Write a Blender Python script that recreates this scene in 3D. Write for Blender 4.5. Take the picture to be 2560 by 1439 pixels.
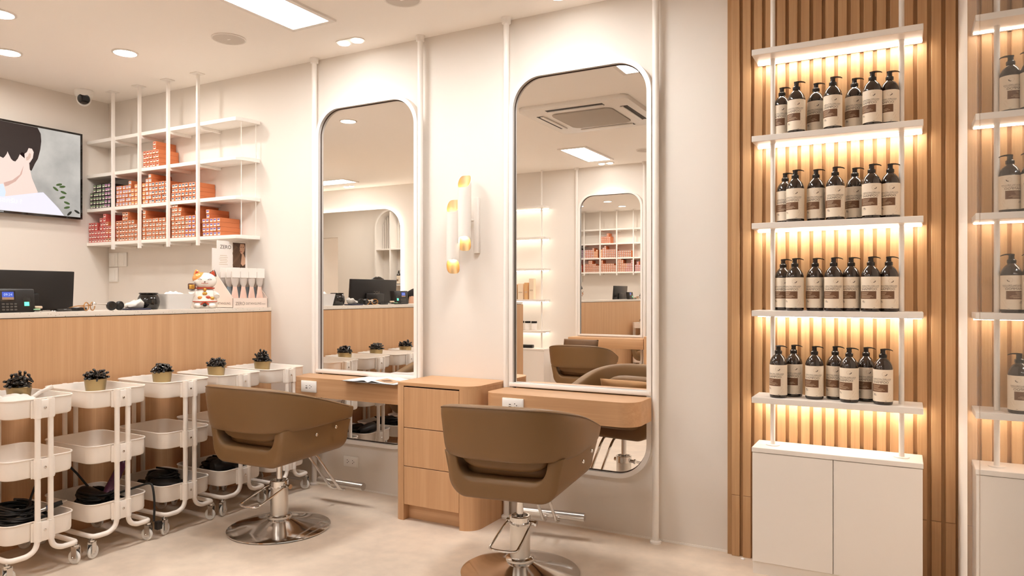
import bpy, bmesh, math, random
from math import sin, cos, pi, radians, sqrt
from mathutils import Vector, Matrix, Euler, noise

for o in list(bpy.data.objects):
    bpy.data.objects.remove(o, do_unlink=True)
S = bpy.context.scene
COL = S.collection
random.seed(7)

# ------------------------------------------------------------------ camera
FPX = 1798.0
cam_d = bpy.data.cameras.new('camera')
cam_d.sensor_width = 36.0
cam_d.sensor_fit = 'HORIZONTAL'
cam_d.lens = FPX * 36.0 / 2560.0
cam_d.shift_y = 13.5 / 2560.0
cam_d.clip_start = 0.02
cam_o = bpy.data.objects.new('camera', cam_d)
COL.objects.link(cam_o)
cam_o.location = (0, 0, 1.25)
cam_o.rotation_euler = (radians(90), 0, math.atan2(982, 1798))
S.camera = cam_o

# ------------------------------------------------------------------ world + exposure
W = bpy.data.worlds.new('night_street')
S.world = W
W.use_nodes = True
W.node_tree.nodes['Background'].inputs[0].default_value = (0.62, 0.54, 0.46, 1)
W.node_tree.nodes['Background'].inputs[1].default_value = 0.7
S.view_settings.view_transform = 'Standard'
S.view_settings.look = 'None'
S.view_settings.exposure = 0.27
S.view_settings.gamma = 1.0
S.view_settings.use_curve_mapping = False
S.cycles.use_denoising = True
S.cycles.max_bounces = 14
S.cycles.diffuse_bounces = 7
S.cycles.glossy_bounces = 8
S.cycles.transmission_bounces = 8
S.cycles.sample_clamp_indirect = 6.0
S.cycles.caustics_reflective = False
S.cycles.caustics_refractive = False

WARM = (1.0, 0.95, 0.88)        # ceiling lamps
PANEL = (1.0, 0.98, 0.96)
STRIP = (1.0, 0.90, 0.77)
PANEL_L = 33.0
DOWN_L = 190.0
SPOT_W = 3.2
STRIP_L = 58.0

# ------------------------------------------------------------------ helpers
def lin(c):
    c = c / 255.0
    return c / 12.92 if c <= 0.04045 else ((c + 0.055) / 1.055) ** 2.4
def rgb(r, g, b):
    return (lin(r), lin(g), lin(b), 1.0)

MATS = {}
def mat(name, col, rough=0.5, metal=0.0, spec=0.5, emis=None, es=0.0, trans=0.0, ior=1.45, coat=0.0, bump=None, alpha=None):
    m = bpy.data.materials.new(name)
    m.use_nodes = True
    b = m.node_tree.nodes['Principled BSDF']
    b.inputs['Base Color'].default_value = col
    b.inputs['Roughness'].default_value = rough
    b.inputs['Metallic'].default_value = metal
    b.inputs['Specular IOR Level'].default_value = spec
    b.inputs['IOR'].default_value = ior
    b.inputs['Transmission Weight'].default_value = trans
    b.inputs['Coat Weight'].default_value = coat
    if emis:
        b.inputs['Emission Color'].default_value = emis
        b.inputs['Emission Strength'].default_value = es
    if alpha is not None:
        b.inputs['Alpha'].default_value = alpha
    if bump:
        nt = m.node_tree
        tc = nt.nodes.new('ShaderNodeTexCoord')
        n = nt.nodes.new('ShaderNodeTexNoise')
        n.inputs['Scale'].default_value = bump[0]
        n.inputs['Detail'].default_value = 4
        bp = nt.nodes.new('ShaderNodeBump')
        bp.inputs['Strength'].default_value = bump[1]
        bp.inputs['Distance'].default_value = 0.002
        nt.links.new(tc.outputs['Object'], n.inputs['Vector'])
        nt.links.new(n.outputs['Fac'], bp.inputs['Height'])
        nt.links.new(bp.outputs['Normal'], b.inputs['Normal'])
    MATS[name] = m
    return m

def wood(name, c1, c2, c3, axis='Z', rough=0.42, scale=1.0, coord='Object'):
    """straight oak laminate grain: noise stretched along one axis"""
    m = mat(name, c2, rough)
    nt = m.node_tree
    L = nt.links.new
    b = nt.nodes['Principled BSDF']
    tc = nt.nodes.new('ShaderNodeTexCoord')
    oi = nt.nodes.new('ShaderNodeObjectInfo')
    addv = nt.nodes.new('ShaderNodeVectorMath')
    addv.operation = 'ADD'
    mulr = nt.nodes.new('ShaderNodeMath'); mulr.operation = 'MULTIPLY'; mulr.inputs[1].default_value = 37.0
    L(oi.outputs['Random'], mulr.inputs[0])
    L(tc.outputs[coord], addv.inputs[0])
    L(mulr.outputs[0], addv.inputs[1])
    mp = nt.nodes.new('ShaderNodeMapping')
    s = [26 * scale, 26 * scale, 26 * scale]
    s['XYZ'.index(axis)] = 0.7 * scale
    mp.inputs['Scale'].default_value = s
    L(addv.outputs[0], mp.inputs[0])
    n1 = nt.nodes.new('ShaderNodeTexNoise')
    n1.inputs['Scale'].default_value = 1.0
    n1.inputs['Detail'].default_value = 3
    n1.inputs['Distortion'].default_value = 0.5
    L(mp.outputs[0], n1.inputs['Vector'])
    mp2 = nt.nodes.new('ShaderNodeMapping')
    s2 = [150 * scale] * 3
    s2['XYZ'.index(axis)] = 3.0 * scale
    mp2.inputs['Scale'].default_value = s2
    L(addv.outputs[0], mp2.inputs[0])
    n2 = nt.nodes.new('ShaderNodeTexNoise')
    n2.inputs['Scale'].default_value = 1.0
    n2.inputs['Detail'].default_value = 2
    L(mp2.outputs[0], n2.inputs['Vector'])
    mx = nt.nodes.new('ShaderNodeMath'); mx.operation = 'MULTIPLY_ADD'
    mx.inputs[1].default_value = 0.35
    L(n2.outputs['Fac'], mx.inputs[0])
    m2 = nt.nodes.new('ShaderNodeMath'); m2.operation = 'MULTIPLY'; m2.inputs[1].default_value = 0.65
    L(n1.outputs['Fac'], m2.inputs[0])
    L(m2.outputs[0], mx.inputs[2])
    cr = nt.nodes.new('ShaderNodeValToRGB')
    e = cr.color_ramp.elements
    e[0].position = 0.34; e[0].color = c1
    e[1].position = 0.66; e[1].color = c3
    k = cr.color_ramp.elements.new(0.5); k.color = c2
    L(mx.outputs[0], cr.inputs[0])
    L(cr.outputs[0], b.inputs['Base Color'])
    bp = nt.nodes.new('ShaderNodeBump')
    bp.inputs['Strength'].default_value = 0.06
    bp.inputs['Distance'].default_value = 0.001
    L(n2.outputs['Fac'], bp.inputs['Height'])
    L(bp.outputs['Normal'], b.inputs['Normal'])
    return m

def concrete():
    m = mat('floor_concrete', rgb(190, 170, 150), 0.38)
    nt = m.node_tree; L = nt.links.new
    b = nt.nodes['Principled BSDF']
    tc = nt.nodes.new('ShaderNodeTexCoord')
    n1 = nt.nodes.new('ShaderNodeTexNoise'); n1.inputs['Scale'].default_value = 1.7; n1.inputs['Detail'].default_value = 6; n1.inputs['Roughness'].default_value = 0.6
    n2 = nt.nodes.new('ShaderNodeTexNoise'); n2.inputs['Scale'].default_value = 14; n2.inputs['Detail'].default_value = 8
    n3 = nt.nodes.new('ShaderNodeTexNoise'); n3.inputs['Scale'].default_value = 240; n3.inputs['Detail'].default_value = 3
    for n in (n1, n2, n3): L(tc.outputs['Object'], n.inputs['Vector'])
    r1 = nt.nodes.new('ShaderNodeValToRGB')
    e = r1.color_ramp.elements
    e[0].position = 0.36; e[0].color = rgb(208, 192, 175)
    e[1].position = 0.66; e[1].color = rgb(238, 220, 200)
    L(n1.outputs['Fac'], r1.inputs[0])
    r2 = nt.nodes.new('ShaderNodeValToRGB')
    e = r2.color_ramp.elements
    e[0].position = 0.35; e[0].color = (0.92, 0.92, 0.92, 1)
    e[1].position = 0.62; e[1].color = (1.0, 1.0, 1.0, 1)
    L(n2.outputs['Fac'], r2.inputs[0])
    mx = nt.nodes.new('ShaderNodeMix'); mx.data_type = 'RGBA'; mx.blend_type = 'MULTIPLY'
    mx.inputs[0].default_value = 1.0
    L(r1.outputs[0], mx.inputs[6]); L(r2.outputs[0], mx.inputs[7])
    L(mx.outputs[2], b.inputs['Base Color'])
    rr = nt.nodes.new('ShaderNodeMapRange')
    rr.inputs[3].default_value = 0.30; rr.inputs[4].default_value = 0.5
    L(n2.outputs['Fac'], rr.inputs[0]); L(rr.outputs[0], b.inputs['Roughness'])
    bp = nt.nodes.new('ShaderNodeBump'); bp.inputs['Strength'].default_value = 0.05; bp.inputs['Distance'].default_value = 0.001
    L(n3.outputs['Fac'], bp.inputs['Height']); L(bp.outputs['Normal'], b.inputs['Normal'])
    return m

def speckle(name, base, dot):
    m = mat(name, base, 0.3)
    nt = m.node_tree; L = nt.links.new
    b = nt.nodes['Principled BSDF']
    tc = nt.nodes.new('ShaderNodeTexCoord')
    v = nt.nodes.new('ShaderNodeTexVoronoi'); v.inputs['Scale'].default_value = 70
    L(tc.outputs['Object'], v.inputs['Vector'])
    r = nt.nodes.new('ShaderNodeValToRGB')
    e = r.color_ramp.elements
    e[0].position = 0.10; e[0].color = dot
    e[1].position = 0.18; e[1].color = base
    L(v.outputs['Distance'], r.inputs[0]); L(r.outputs[0], b.inputs['Base Color'])
    return m

def thing(name, label, cat, loc=(0, 0, 0), rz=0.0, group=None):
    o = bpy.data.objects.new(name, None)
    o.empty_display_size = 0.05
    COL.objects.link(o)
    o.location = loc
    o.rotation_euler = (0, 0, rz)
    o['label'] = label; o['category'] = cat
    if group: o['group'] = group
    return o

def tag(o, label, cat, group=None):
    o['label'] = label; o['category'] = cat
    if group: o['group'] = group
    return o

def obj(name, me, parent=None, loc=(0, 0, 0), rot=(0, 0, 0)):
    o = bpy.data.objects.new(name, me)
    COL.objects.link(o)
    o.location = loc
    o.rotation_euler = rot
    if parent is not None: o.parent = parent
    return o

def struct(o):
    o['kind'] = 'structure'
    return o

def copy_tree(o, parent=None, loc=None, rz=None, label=None, group=None):
    c = o.copy(); COL.objects.link(c)
    c.parent = parent
    if loc is not None: c.location = loc
    if rz is not None: c.rotation_euler = (0, 0, rz)
    if label: c['label'] = label
    if group: c['group'] = group
    for ch in list(o.children):
        copy_tree(ch, c)
    return c

class MB:
    """mesh builder: collects shapes, then links them as one mesh object"""
    def __init__(s):
        s.v = []; s.f = []; s.m = []
    def add(s, vs, fs, mi=0):
        n = len(s.v)
        s.v += [tuple(p) for p in vs]
        s.f += [tuple(i + n for i in f) for f in fs]
        s.m += [mi] * len(fs)
        return s
    def box(s, x0, x1, y0, y1, z0, z1, mi=0):
        v = [(x0, y0, z0), (x1, y0, z0), (x1, y1, z0), (x0, y1, z0), (x0, y0, z1), (x1, y0, z1), (x1, y1, z1), (x0, y1, z1)]
        return s.add(v, [(0, 3, 2, 1), (4, 5, 6, 7), (0, 1, 5, 4), (1, 2, 6, 5), (2, 3, 7, 6), (3, 0, 4, 7)], mi)
    def bbox(s, x0, x1, y0, y1, z0, z1, bev=0.003, seg=2, mi=0):
        bm = bmesh.new()
        bmesh.ops.create_cube(bm, size=1)
        for v in bm.verts:
            v.co = Vector(((x0 + x1) / 2 + v.co.x * (x1 - x0), (y0 + y1) / 2 + v.co.y * (y1 - y0), (z0 + z1) / 2 + v.co.z * (z1 - z0)))
        bmesh.ops.bevel(bm, geom=bm.edges[:], offset=bev, segments=seg, affect='EDGES', profile=0.5)
        return s.bm(bm, mi)
    def bm(s, bm, mi=0):
        bm.verts.index_update()
        s.add([v.co[:] for v in bm.verts], [[v.index for v in f.verts] for f in bm.faces], mi)
        bm.free()
        return s
    def cyl(s, p0, p1, r0, r1=None, n=16, cap=True, mi=0):
        if r1 is None: r1 = r0
        p0 = Vector(p0); p1 = Vector(p1)
        d = (p1 - p0).normalized()
        a = d.orthogonal().normalized(); b = d.cross(a)
        vs = []
        for p, r in ((p0, r0), (p1, r1)):
            for i in range(n):
                t = 2 * pi * i / n
                vs.append(p + a * (r * cos(t)) + b * (r * sin(t)))
        fs = [(i, (i + 1) % n, n + (i + 1) % n, n + i) for i in range(n)]
        if cap: fs += [tuple(reversed(range(n))), tuple(range(n, 2 * n))]
        return s.add(vs, fs, mi)
    def lathe(s, prof, n=24, c=(0, 0, 0), mi=0, axis='Z', closed=False):
        """prof: list of (r, z). ends with r=0 become poles"""
        vs = []; rings = []
        for r, z in prof:
            if r < 1e-6:
                rings.append([len(vs)]); vs.append((0, 0, z))
            else:
                rings.append(list(range(len(vs), len(vs) + n)))
                vs += [(r * cos(2 * pi * i / n), r * sin(2 * pi * i / n), z) for i in range(n)]
        fs = []
        for A, B in zip(rings[:-1], rings[1:]):
            if len(A) == 1 and len(B) == 1: continue
            for i in range(n):
                j = (i + 1) % n
                if len(A) == 1: fs.append((A[0], B[j], B[i]))
                elif len(B) == 1: fs.append((A[i], A[j], B[0]))
                else: fs.append((A[i], A[j], B[j], B[i]))
        if axis == 'X': vs = [(z, x, y) for x, y, z in vs]
        if axis == 'Y': vs = [(y, z, x) for x, y, z in vs]
        vs = [(x + c[0], y + c[1], z + c[2]) for x, y, z in vs]
        return s.add(vs, fs, mi)
    def tube(s, pts, r, n=10, closed=False, mi=0, smooth=0):
        P = [Vector(p) for p in pts]
        for _ in range(smooth):
            Q = []
            m = len(P)
            rng = range(m if closed else m - 1)
            if not closed: Q.append(P[0])
            for i in rng:
                a, b = P[i], P[(i + 1) % m]
                Q += [a.lerp(b, .25), a.lerp(b, .75)]
            if not closed: Q.append(P[-1])
            P = Q
        m = len(P)
        T = []
        for i in range(m):
            if closed: d = P[(i + 1) % m] - P[i - 1]
            elif i == 0: d = P[1] - P[0]
            elif i == m - 1: d = P[-1] - P[-2]
            else: d = (P[i + 1] - P[i]).normalized() + (P[i] - P[i - 1]).normalized()
            T.append(d.normalized())
        a = T[0].orthogonal().normalized()
        vs = []
        for i in range(m):
            a = (a - T[i] * a.dot(T[i]))
            a = a.normalized() if a.length > 1e-6 else T[i].orthogonal().normalized()
            b = T[i].cross(a)
            for k in range(n):
                t = 2 * pi * k / n
                vs.append(P[i] + a * (r * cos(t)) + b * (r * sin(t)))
        fs = []
        for i in range(m if closed else m - 1):
            i2 = (i + 1) % m
            for k in range(n):
                k2 = (k + 1) % n
                fs.append((i * n + k, i * n + k2, i2 * n + k2, i2 * n + k))
        if not closed:
            fs += [tuple(reversed(range(n))), tuple(range((m - 1) * n, m * n))]
        return s.add(vs, fs, mi)
    def prism(s, pts, z0, z1, mi=0, bev=0.0, seg=2):
        """2D outline (ccw, xy) extruded in z"""
        bm = bmesh.new()
        b0 = [bm.verts.new((x, y, z0)) for x, y in pts]
        t0 = [bm.verts.new((x, y, z1)) for x, y in pts]
        n = len(pts)
        bf = bm.faces.new(list(reversed(b0))); tf = bm.faces.new(t0)
        for i in range(n):
            bm.faces.new((b0[i], b0[(i + 1) % n], t0[(i + 1) % n], t0[i]))
        if bev > 0:
            es = [e for e in bf.edges] + [e for e in tf.edges]
            bmesh.ops.bevel(bm, geom=list(set(es)), offset=bev, segments=seg, affect='EDGES', profile=0.5)
        return s.bm(bm, mi)
    def ell(s, c, r, n=20, m=12, mi=0):
        prof = [(sin(pi * i / m), -cos(pi * i / m)) for i in range(m + 1)]
        prof[0] = (0, -1); prof[-1] = (0, 1)
        k = len(s.v)
        s.lathe(prof, n, mi=mi)
        for i in range(k, len(s.v)):
            x, y, z = s.v[i]
            s.v[i] = (c[0] + x * r[0], c[1] + y * r[1], c[2] + z * r[2])
        return s
    def map(s, fn, start=0):
        for i in range(start, len(s.v)): s.v[i] = tuple(fn(*s.v[i]))
        return s
    def mesh(s, name, mats, smooth=35):
        me = bpy.data.meshes.new(name)
        me.from_pydata(s.v, [], s.f)
        if not isinstance(mats, (list, tuple)): mats = [mats]
        for mm in mats: me.materials.append(MATS[mm])
        if len(mats) > 1: me.polygons.foreach_set('material_index', s.m)
        bm = bmesh.new(); bm.from_mesh(me)
        bmesh.ops.recalc_face_normals(bm, faces=bm.faces[:])
        bm.to_mesh(me); bm.free()
        if smooth:
            me.polygons.foreach_set('use_smooth', [True] * len(me.polygons))
            me.set_sharp_from_angle(angle=radians(smooth))
        me.update()
        return me
    def build(s, name, mats, parent=None, smooth=35, loc=(0, 0, 0), rot=(0, 0, 0)):
        return obj(name, s.mesh(name, mats, smooth), parent, loc, rot)

def rrect(x0, x1, y0, y1, r, n=6):
    """rounded rectangle outline, ccw; r = (bottom-left, bottom-right, top-right, top-left)"""
    if not isinstance(r, (tuple, list)): r = (r,) * 4
    out = []
    for (cx_, cy_, a0, rr) in ((x0, y0, pi, r[0]), (x1, y0, 1.5 * pi, r[1]), (x1, y1, 0, r[2]), (x0, y1, .5 * pi, r[3])):
        if rr <= 1e-6:
            out.append((cx_, cy_)); continue
        ox = cx_ + (rr if cx_ == x0 else -rr); oy = cy_ + (rr if cy_ == y0 else -rr)
        for i in range(n + 1):
            t = a0 + (pi / 2) * i / n
            out.append((ox + rr * cos(t), oy + rr * sin(t)))
    return out

def text_mesh(txt, size, mat_name, align='LEFT', extrude=0.0):
    cu = bpy.data.curves.new('lettering', 'FONT')
    cu.body = txt; cu.size = size; cu.align_x = align; cu.extrude = extrude; cu.resolution_u = 3
    t = bpy.data.objects.new('lettering', cu)
    COL.objects.link(t)
    dg = bpy.context.evaluated_depsgraph_get()
    me = bpy.data.meshes.new_from_object(t.evaluated_get(dg))
    bpy.data.objects.remove(t, do_unlink=True)
    bpy.data.curves.remove(cu)
    me.name = 'lettering'
    me.materials.clear(); me.materials.append(MATS[mat_name])
    return me
def text_obj(txt, size, mat_name, parent, loc, rot, name='lettering', align='LEFT'):
    return obj(name, text_mesh(txt, size, mat_name, align), parent, loc, rot)

# ------------------------------------------------------------------ materials
mat('wall_paint', rgb(228, 221, 213), 0.75, bump=(60, 0.05))
mat('ceiling_paint', rgb(252, 247, 241), 0.8)
mat('white_metal', rgb(240, 235, 229), 0.38)
mat('cream_metal', rgb(246, 238, 229), 0.36)
mat('white_lacquer', rgb(234, 228, 221), 0.33)
mat('white_gloss', rgb(245, 242, 238), 0.2)
mat('white_plastic', rgb(238, 236, 232), 0.4)
concrete()
wood('oak_vertical', rgb(193, 150, 110), rgb(200, 157, 116), rgb(208, 166, 126), 'Z')
wood('oak_horizontal', rgb(193, 150, 110), rgb(200, 157, 116), rgb(208, 166, 126), 'X')
wood('slat_oak', rgb(174, 134, 94), rgb(186, 146, 104), rgb(196, 157, 115), 'Z', 0.45, 1.2)
wood('slat_back', rgb(160, 120, 80), rgb(170, 130, 88), rgb(180, 140, 98), 'Z', 0.5, 1.2)
mat('dark_gap', rgb(60, 40, 26), 0.7)
speckle('terrazzo', rgb(226, 216, 204), rgb(150, 132, 116))
mat('leather', rgb(122, 92, 58), 0.46, bump=(260, 0.12))
mat('leather_seam', rgb(104, 76, 48), 0.5)
mat('chrome', (0.72, 0.70, 0.68, 1), 0.10, 1.0)
mat('brushed_steel', (0.70, 0.67, 0.63, 1), 0.28, 1.0)
mat('black_plastic', rgb(26, 22, 20), 0.35)
mat('black_gloss', rgb(20, 15, 12), 0.10, coat=0.5)
mat('black_rubber', rgb(24, 21, 20), 0.6)
mat('mirror_glass', (0.96, 0.95, 0.93, 1), 0.0, 1.0)
mat('gold_metal', rgb(200, 160, 96), 0.3, 1.0)
mat('brass_inside', rgb(238, 210, 164), 0.38, 1.0)
mat('bucket_gold', rgb(152, 134, 98), 0.32, 1.0)
mat('panel_light', (1, 1, 1, 1), 0.5, emis=PANEL + (1,), es=PANEL_L)
mat('down_light', (1, 1, 1, 1), 0.5, emis=WARM + (1,), es=DOWN_L)
mat('bulb_light', (1, 1, 1, 1), 0.5, emis=(1.0, 0.86, 0.66, 1), es=28.0)
mat('spot_lens', (1, 1, 1, 1), 0.5, emis=WARM + (1,), es=9.0)
mat('strip_light', (1, 1, 1, 1), 0.5, emis=STRIP + (1,), es=STRIP_L)
mat('halo_light', (1, 1, 1, 1), 0.5, emis=(1.0, 0.93, 0.82, 1), es=14.0)
mat('speaker_mesh', rgb(205, 196, 186), 0.7, bump=(900, 0.4))
mat('grille_grey', rgb(178, 168, 156), 0.7, bump=(500, 0.5))
mat('dark_vent', rgb(60, 52, 46), 0.6)
mat('window_glass', (0.97, 0.98, 0.97, 1), 0.0, trans=1.0, ior=1.5)
mat('clear_film', (1, 1, 1, 1), 0.25, trans=0.55, ior=1.2)
mat('frosted', rgb(252, 249, 246), 0.5, trans=0.25, ior=1.2)
mat('grout', rgb(120, 108, 96), 0.8)
# ------------------------------------------------------------------ room dimensions (metres)
DW = 3.551      # mirror wall
HC = 2.787      # ceiling
XL = -5.665     # wall behind the counter
YO = -1.10      # opposite wall
XG = 0.16       # shop-front glass
XW = -9.6       # far end of the wash area

# ------------------------------------------------------------------ structure
struct(MB().box(XW - .2, 2.6, YO - .25, DW + .25, -0.12, 0.0).build('floor', 'floor_concrete', smooth=0))
struct(MB().box(XW - .2, .6, YO - .25, DW + .25, HC, HC + .12).build('ceiling', 'ceiling_paint', smooth=0))
struct(MB().box(XW - .1, .6, DW, DW + .15, 0, HC).build('wall_mirror_side', 'wall_paint', smooth=0))
struct(MB().box(XW - .1, .6, YO - .15, YO, 0, HC).build('wall_opposite', 'wall_paint', smooth=0))
struct(MB().box(XL - .12, XL, 1.45, DW, 0, HC).build('wall_counter_side', 'wall_paint', smooth=0))
struct(MB().box(XW - .1, XW, YO, DW, 0, HC).build('wall_far', 'wall_paint', smooth=0))
b = MB()
b.box(XW, -9.35, .62, .74, 0, HC).box(-8.88, -6.6, .62, .74, 0, HC).box(-9.35, -8.88, .62, .74, 2.25, HC)
struct(b.build('wall_partition', 'wall_paint', smooth=0))
struct(MB().box(.196, .42, 2.46, DW, 0, HC).build('wall_return', 'wall_paint', smooth=0))
struct(MB().box(XG - .02, XG + .06, YO, 2.46, HC - .06, HC).build('trim_1', 'white_lacquer', smooth=0))
# shop-front glass: two panes meeting edge to edge
win = struct(MB().box(XG - .006, XG + .006, 2.008, 2.38, 0.015, HC - .06).build('window_1', 'window_glass', smooth=0))
win2 = struct(MB().box(XG - .006, XG + .006, YO + .01, 2.0, 0.015, HC - .06).build('window_2', 'window_glass', smooth=0))
MB().box(XG - .02, XG + .02, YO, 2.40, 0.0, 0.015).build('sill', 'brushed_steel', win, smooth=0)
# thin white shadow-gap bead along the foot of the mirror wall
struct(MB().box(-3.82, -.748, DW - .004, DW, 0.0, 0.010).build('baseboard_mirror_side', 'white_metal', smooth=0))

# slatted oak feature wall: every slat is a piece of its own
slat_wall = struct(MB().box(-.748, .196, DW - .019, DW, 0, HC).build('wall_slatted', 'slat_back', smooth=0))
SP, SWD = 0.0515, 0.0365
slat_up = MB().bbox(0, SWD, 0, .0145, 0, HC - .2905, .0018, 1).mesh('slat', 'slat_oak')
slat_lo = MB().bbox(0, SWD, 0, .0145, 0, .2893, .0018, 1).mesh('slat', 'slat_oak')
for k in range(19):
    x0 = -.690 + .016 + SP * (k - 1)
    if x0 + SWD > .196: break
    obj('slat', slat_lo, slat_wall, (x0, DW - .034, 0.0))
    obj('slat', slat_up, slat_wall, (x0, DW - .034, .2905))

# ------------------------------------------------------------------ ceiling fixtures
def light_panel(x0, x1, y0, y1, label):
    t = thing('ceiling_light_panel', label, 'ceiling light', ((x0 + x1) / 2, (y0 + y1) / 2, HC), group='rectangular ceiling light panels')
    w, d = (x1 - x0) / 2, (y1 - y0) / 2
    f = MB()
    for a in ((-w - .03, w + .03, -d - .03, -d), (-w - .03, w + .03, d, d + .03), (-w - .03, -w, -d, d), (w, w + .03, -d, d)):
        f.box(a[0], a[1], a[2], a[3], -.012, 0)
    f.build('frame', 'white_lacquer', t, smooth=0)
    MB().box(-w, w, -d, d, -.008, -.001).build('diffuser', 'panel_light', t, smooth=0)
light_panel(-3.105, -2.835, 2.28, 3.045, 'rectangular white ceiling light panel above the brown chair nearest the counter')
light_panel(-1.70, -1.43, 2.28, 3.045, 'rectangular ceiling light panel above the right-hand brown chair, seen in the mirror')
light_panel(-3.22, -2.95, -.695, .07, 'rectangular ceiling light panel seen inside the right-hand mirror')
light_panel(-1.55, -1.28, -.695, .07, 'rectangular ceiling light panel over the camera side of the room')
light_panel(-6.75, -6.05, 2.2, 2.9, 'unseen square fill panel behind the television wall, added to brighten the reflected ceiling')  # added out of view, lifts the ceiling reflected in the left-hand mirror
light_panel(-7.35, -6.62, -.60, -.33, 'rectangular ceiling light panel seen inside the left-hand mirror')

dl_ring = MB().lathe([(.078, 0), (.078, -.006), (.066, -.008), (.062, -.002)], 28).mesh('trim_ring', 'white_lacquer')
dl_disc = MB().lathe([(0, -.004), (.064, -.004), (.064, -.002)], 28).mesh('lens', 'down_light')
for x, y, lab in ((-4.367, 2.845, 'round ceiling downlight left of the round speaker grille'),
                  (-5.015, 2.483, 'lower round downlight at the left edge of the picture'),
                  (-4.359, 2.118, 'upper round downlight at the left edge of the picture'),
                  (-7.0, .10, 'round ceiling downlight over the wash area'),
                  (-8.4, -.2, 'round fill downlight added to light the arched shelf')):  # last one is an added fill lamp for the arched shelf
    t = thing('ceiling_downlight', lab, 'downlight', (x, y, HC), group='round ceiling downlights')
    obj('trim_ring', dl_ring, t); obj('lens', dl_disc, t)

def spot_lamp(name, loc, tgt, watts, size=95, blend=0.9, r=.03, parent=None):
    l = bpy.data.lights.new(name, 'SPOT')
    l.energy = watts; l.color = WARM; l.spot_size = radians(size); l.spot_blend = blend; l.shadow_soft_size = r
    o = bpy.data.objects.new(name, l); COL.objects.link(o)
    o.location = loc
    o.rotation_euler = (Vector(tgt) - Vector(loc)).to_track_quat('-Z', 'Y').to_euler()
    if parent is not None:
        o.parent = parent
        o.matrix_parent_inverse = Matrix.Translation(parent.location).inverted()
    return o

def twin_spot(x, y, lab, ty, watts=SPOT_W):
    t = thing('twin_spotlight', lab, 'spotlight', (x, y, HC), group='twin ceiling spotlights')
    pts = []
    for i in range(25):
        a = -pi / 2 + pi * i / 24
        pts.append((.055 + .045 * cos(a), .045 * sin(a)))
    for i in range(25):
        a = pi / 2 + pi * i / 24
        pts.append((-.055 + .045 * cos(a), .045 * sin(a)))
    MB().prism(pts, -.006, 0, bev=.002).build('trim_plate', 'white_lacquer', t)
    for sx in (-1, 1):
        MB().lathe([(0, -.012), (.033, -.012), (.036, -.008), (.036, -.005)], 20, (sx * .052, 0, 0)).build('lamp', 'spot_lens', t)
        spot_lamp('spot_lamp', (x + sx * .052, y, HC - .03), (x + sx * .1, ty, 1.3), watts, 78, .8, .03, t)
twin_spot(-2.965, 3.375, 'twin spotlight in the ceiling above the left-hand mirror', DW - .05)
twin_spot(-1.52, 3.375, 'twin spotlight in the ceiling above the right-hand mirror', DW - .05)
twin_spot(-3.095, -.925, 'twin spotlight reflected at the ceiling edge in the right-hand mirror', YO + .05)
twin_spot(-7.0, -.885, 'twin spotlight reflected at the ceiling edge in the left-hand mirror', YO + .05)

for x, y, lab in ((-3.579, 2.989, 'round flush speaker grille in the ceiling above the counter end'),
                  (-2.301, 3.02, 'round ceiling speaker cut off by the top edge of the picture'),
                  (-2.44, -.40, 'round ceiling speaker at the right edge of the right-hand mirror')):
    t = thing('ceiling_speaker', lab, 'speaker', (x, y, HC), group='round ceiling speakers')
    MB().lathe([(.100, 0), (.100, -.006), (.093, -.008), (.090, -.005)], 40).build('rim', 'white_lacquer', t)
    MB().lathe([(0, -.0065), (.06, -.006), (.091, -.005), (.091, -.001)], 40).build('grille', 'speaker_mesh', t)
    MB().box(-.012, .012, -.004, .004, -.0075, -.006).build('badge', 'white_metal', t, smooth=0)

# cassette air conditioner (seen in the mirror)
t = thing('ceiling_air_conditioner', 'white four-way cassette air conditioner reflected in the right-hand mirror', 'air conditioner', (-2.35, 1.32, HC))
MB().prism(rrect(-.475, .475, -.475, .475, .05), -.035, 0, bev=.012).build('panel', 'white_lacquer', t)
MB().prism(rrect(-.27, .27, -.27, .27, .06), -.045, -.034, bev=.006).build('intake_grille', 'grille_grey', t)
for k in range(4):
    a = k * pi / 2
    m = MB().box(-.25, .25, .345, .405, -.037, -.0345)
    v = MB().bbox(-.245, .245, .338, .372, -.046, -.036, .003)
    for mb, nm, mm in ((m, 'air_slot', 'dark_vent'), (v, 'louver', 'white_lacquer')):
        o = mb.build(nm, mm, t); o.rotation_euler = (0, 0, a)

# dome security camera
t = thing('security_camera', 'small white dome security camera with black eye in the ceiling corner', 'camera', (-5.455, 3.225, HC))
t.scale = (1.2, 1.2, 1.2)
MB().lathe([(.052, 0), (.056, -.008), (.050, -.035), (.044, -.045), (0, -.045)], 28).build('base', 'white_plastic', t)
o = MB().ell((0, 0, 0), (.042, .042, .046)).build('housing', 'white_plastic', t, loc=(0, 0, -.055))
dirv = Vector((5.2, -3.2, -1.35)).normalized()
e_ = dirv.to_track_quat('Z', 'Y').to_euler()
MB().lathe([(.034, .020), (.036, .030), (.033, .040), (0, .046)], 24).build('eye', 'black_gloss', t, loc=(0, 0, -.055), rot=e_)

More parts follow.
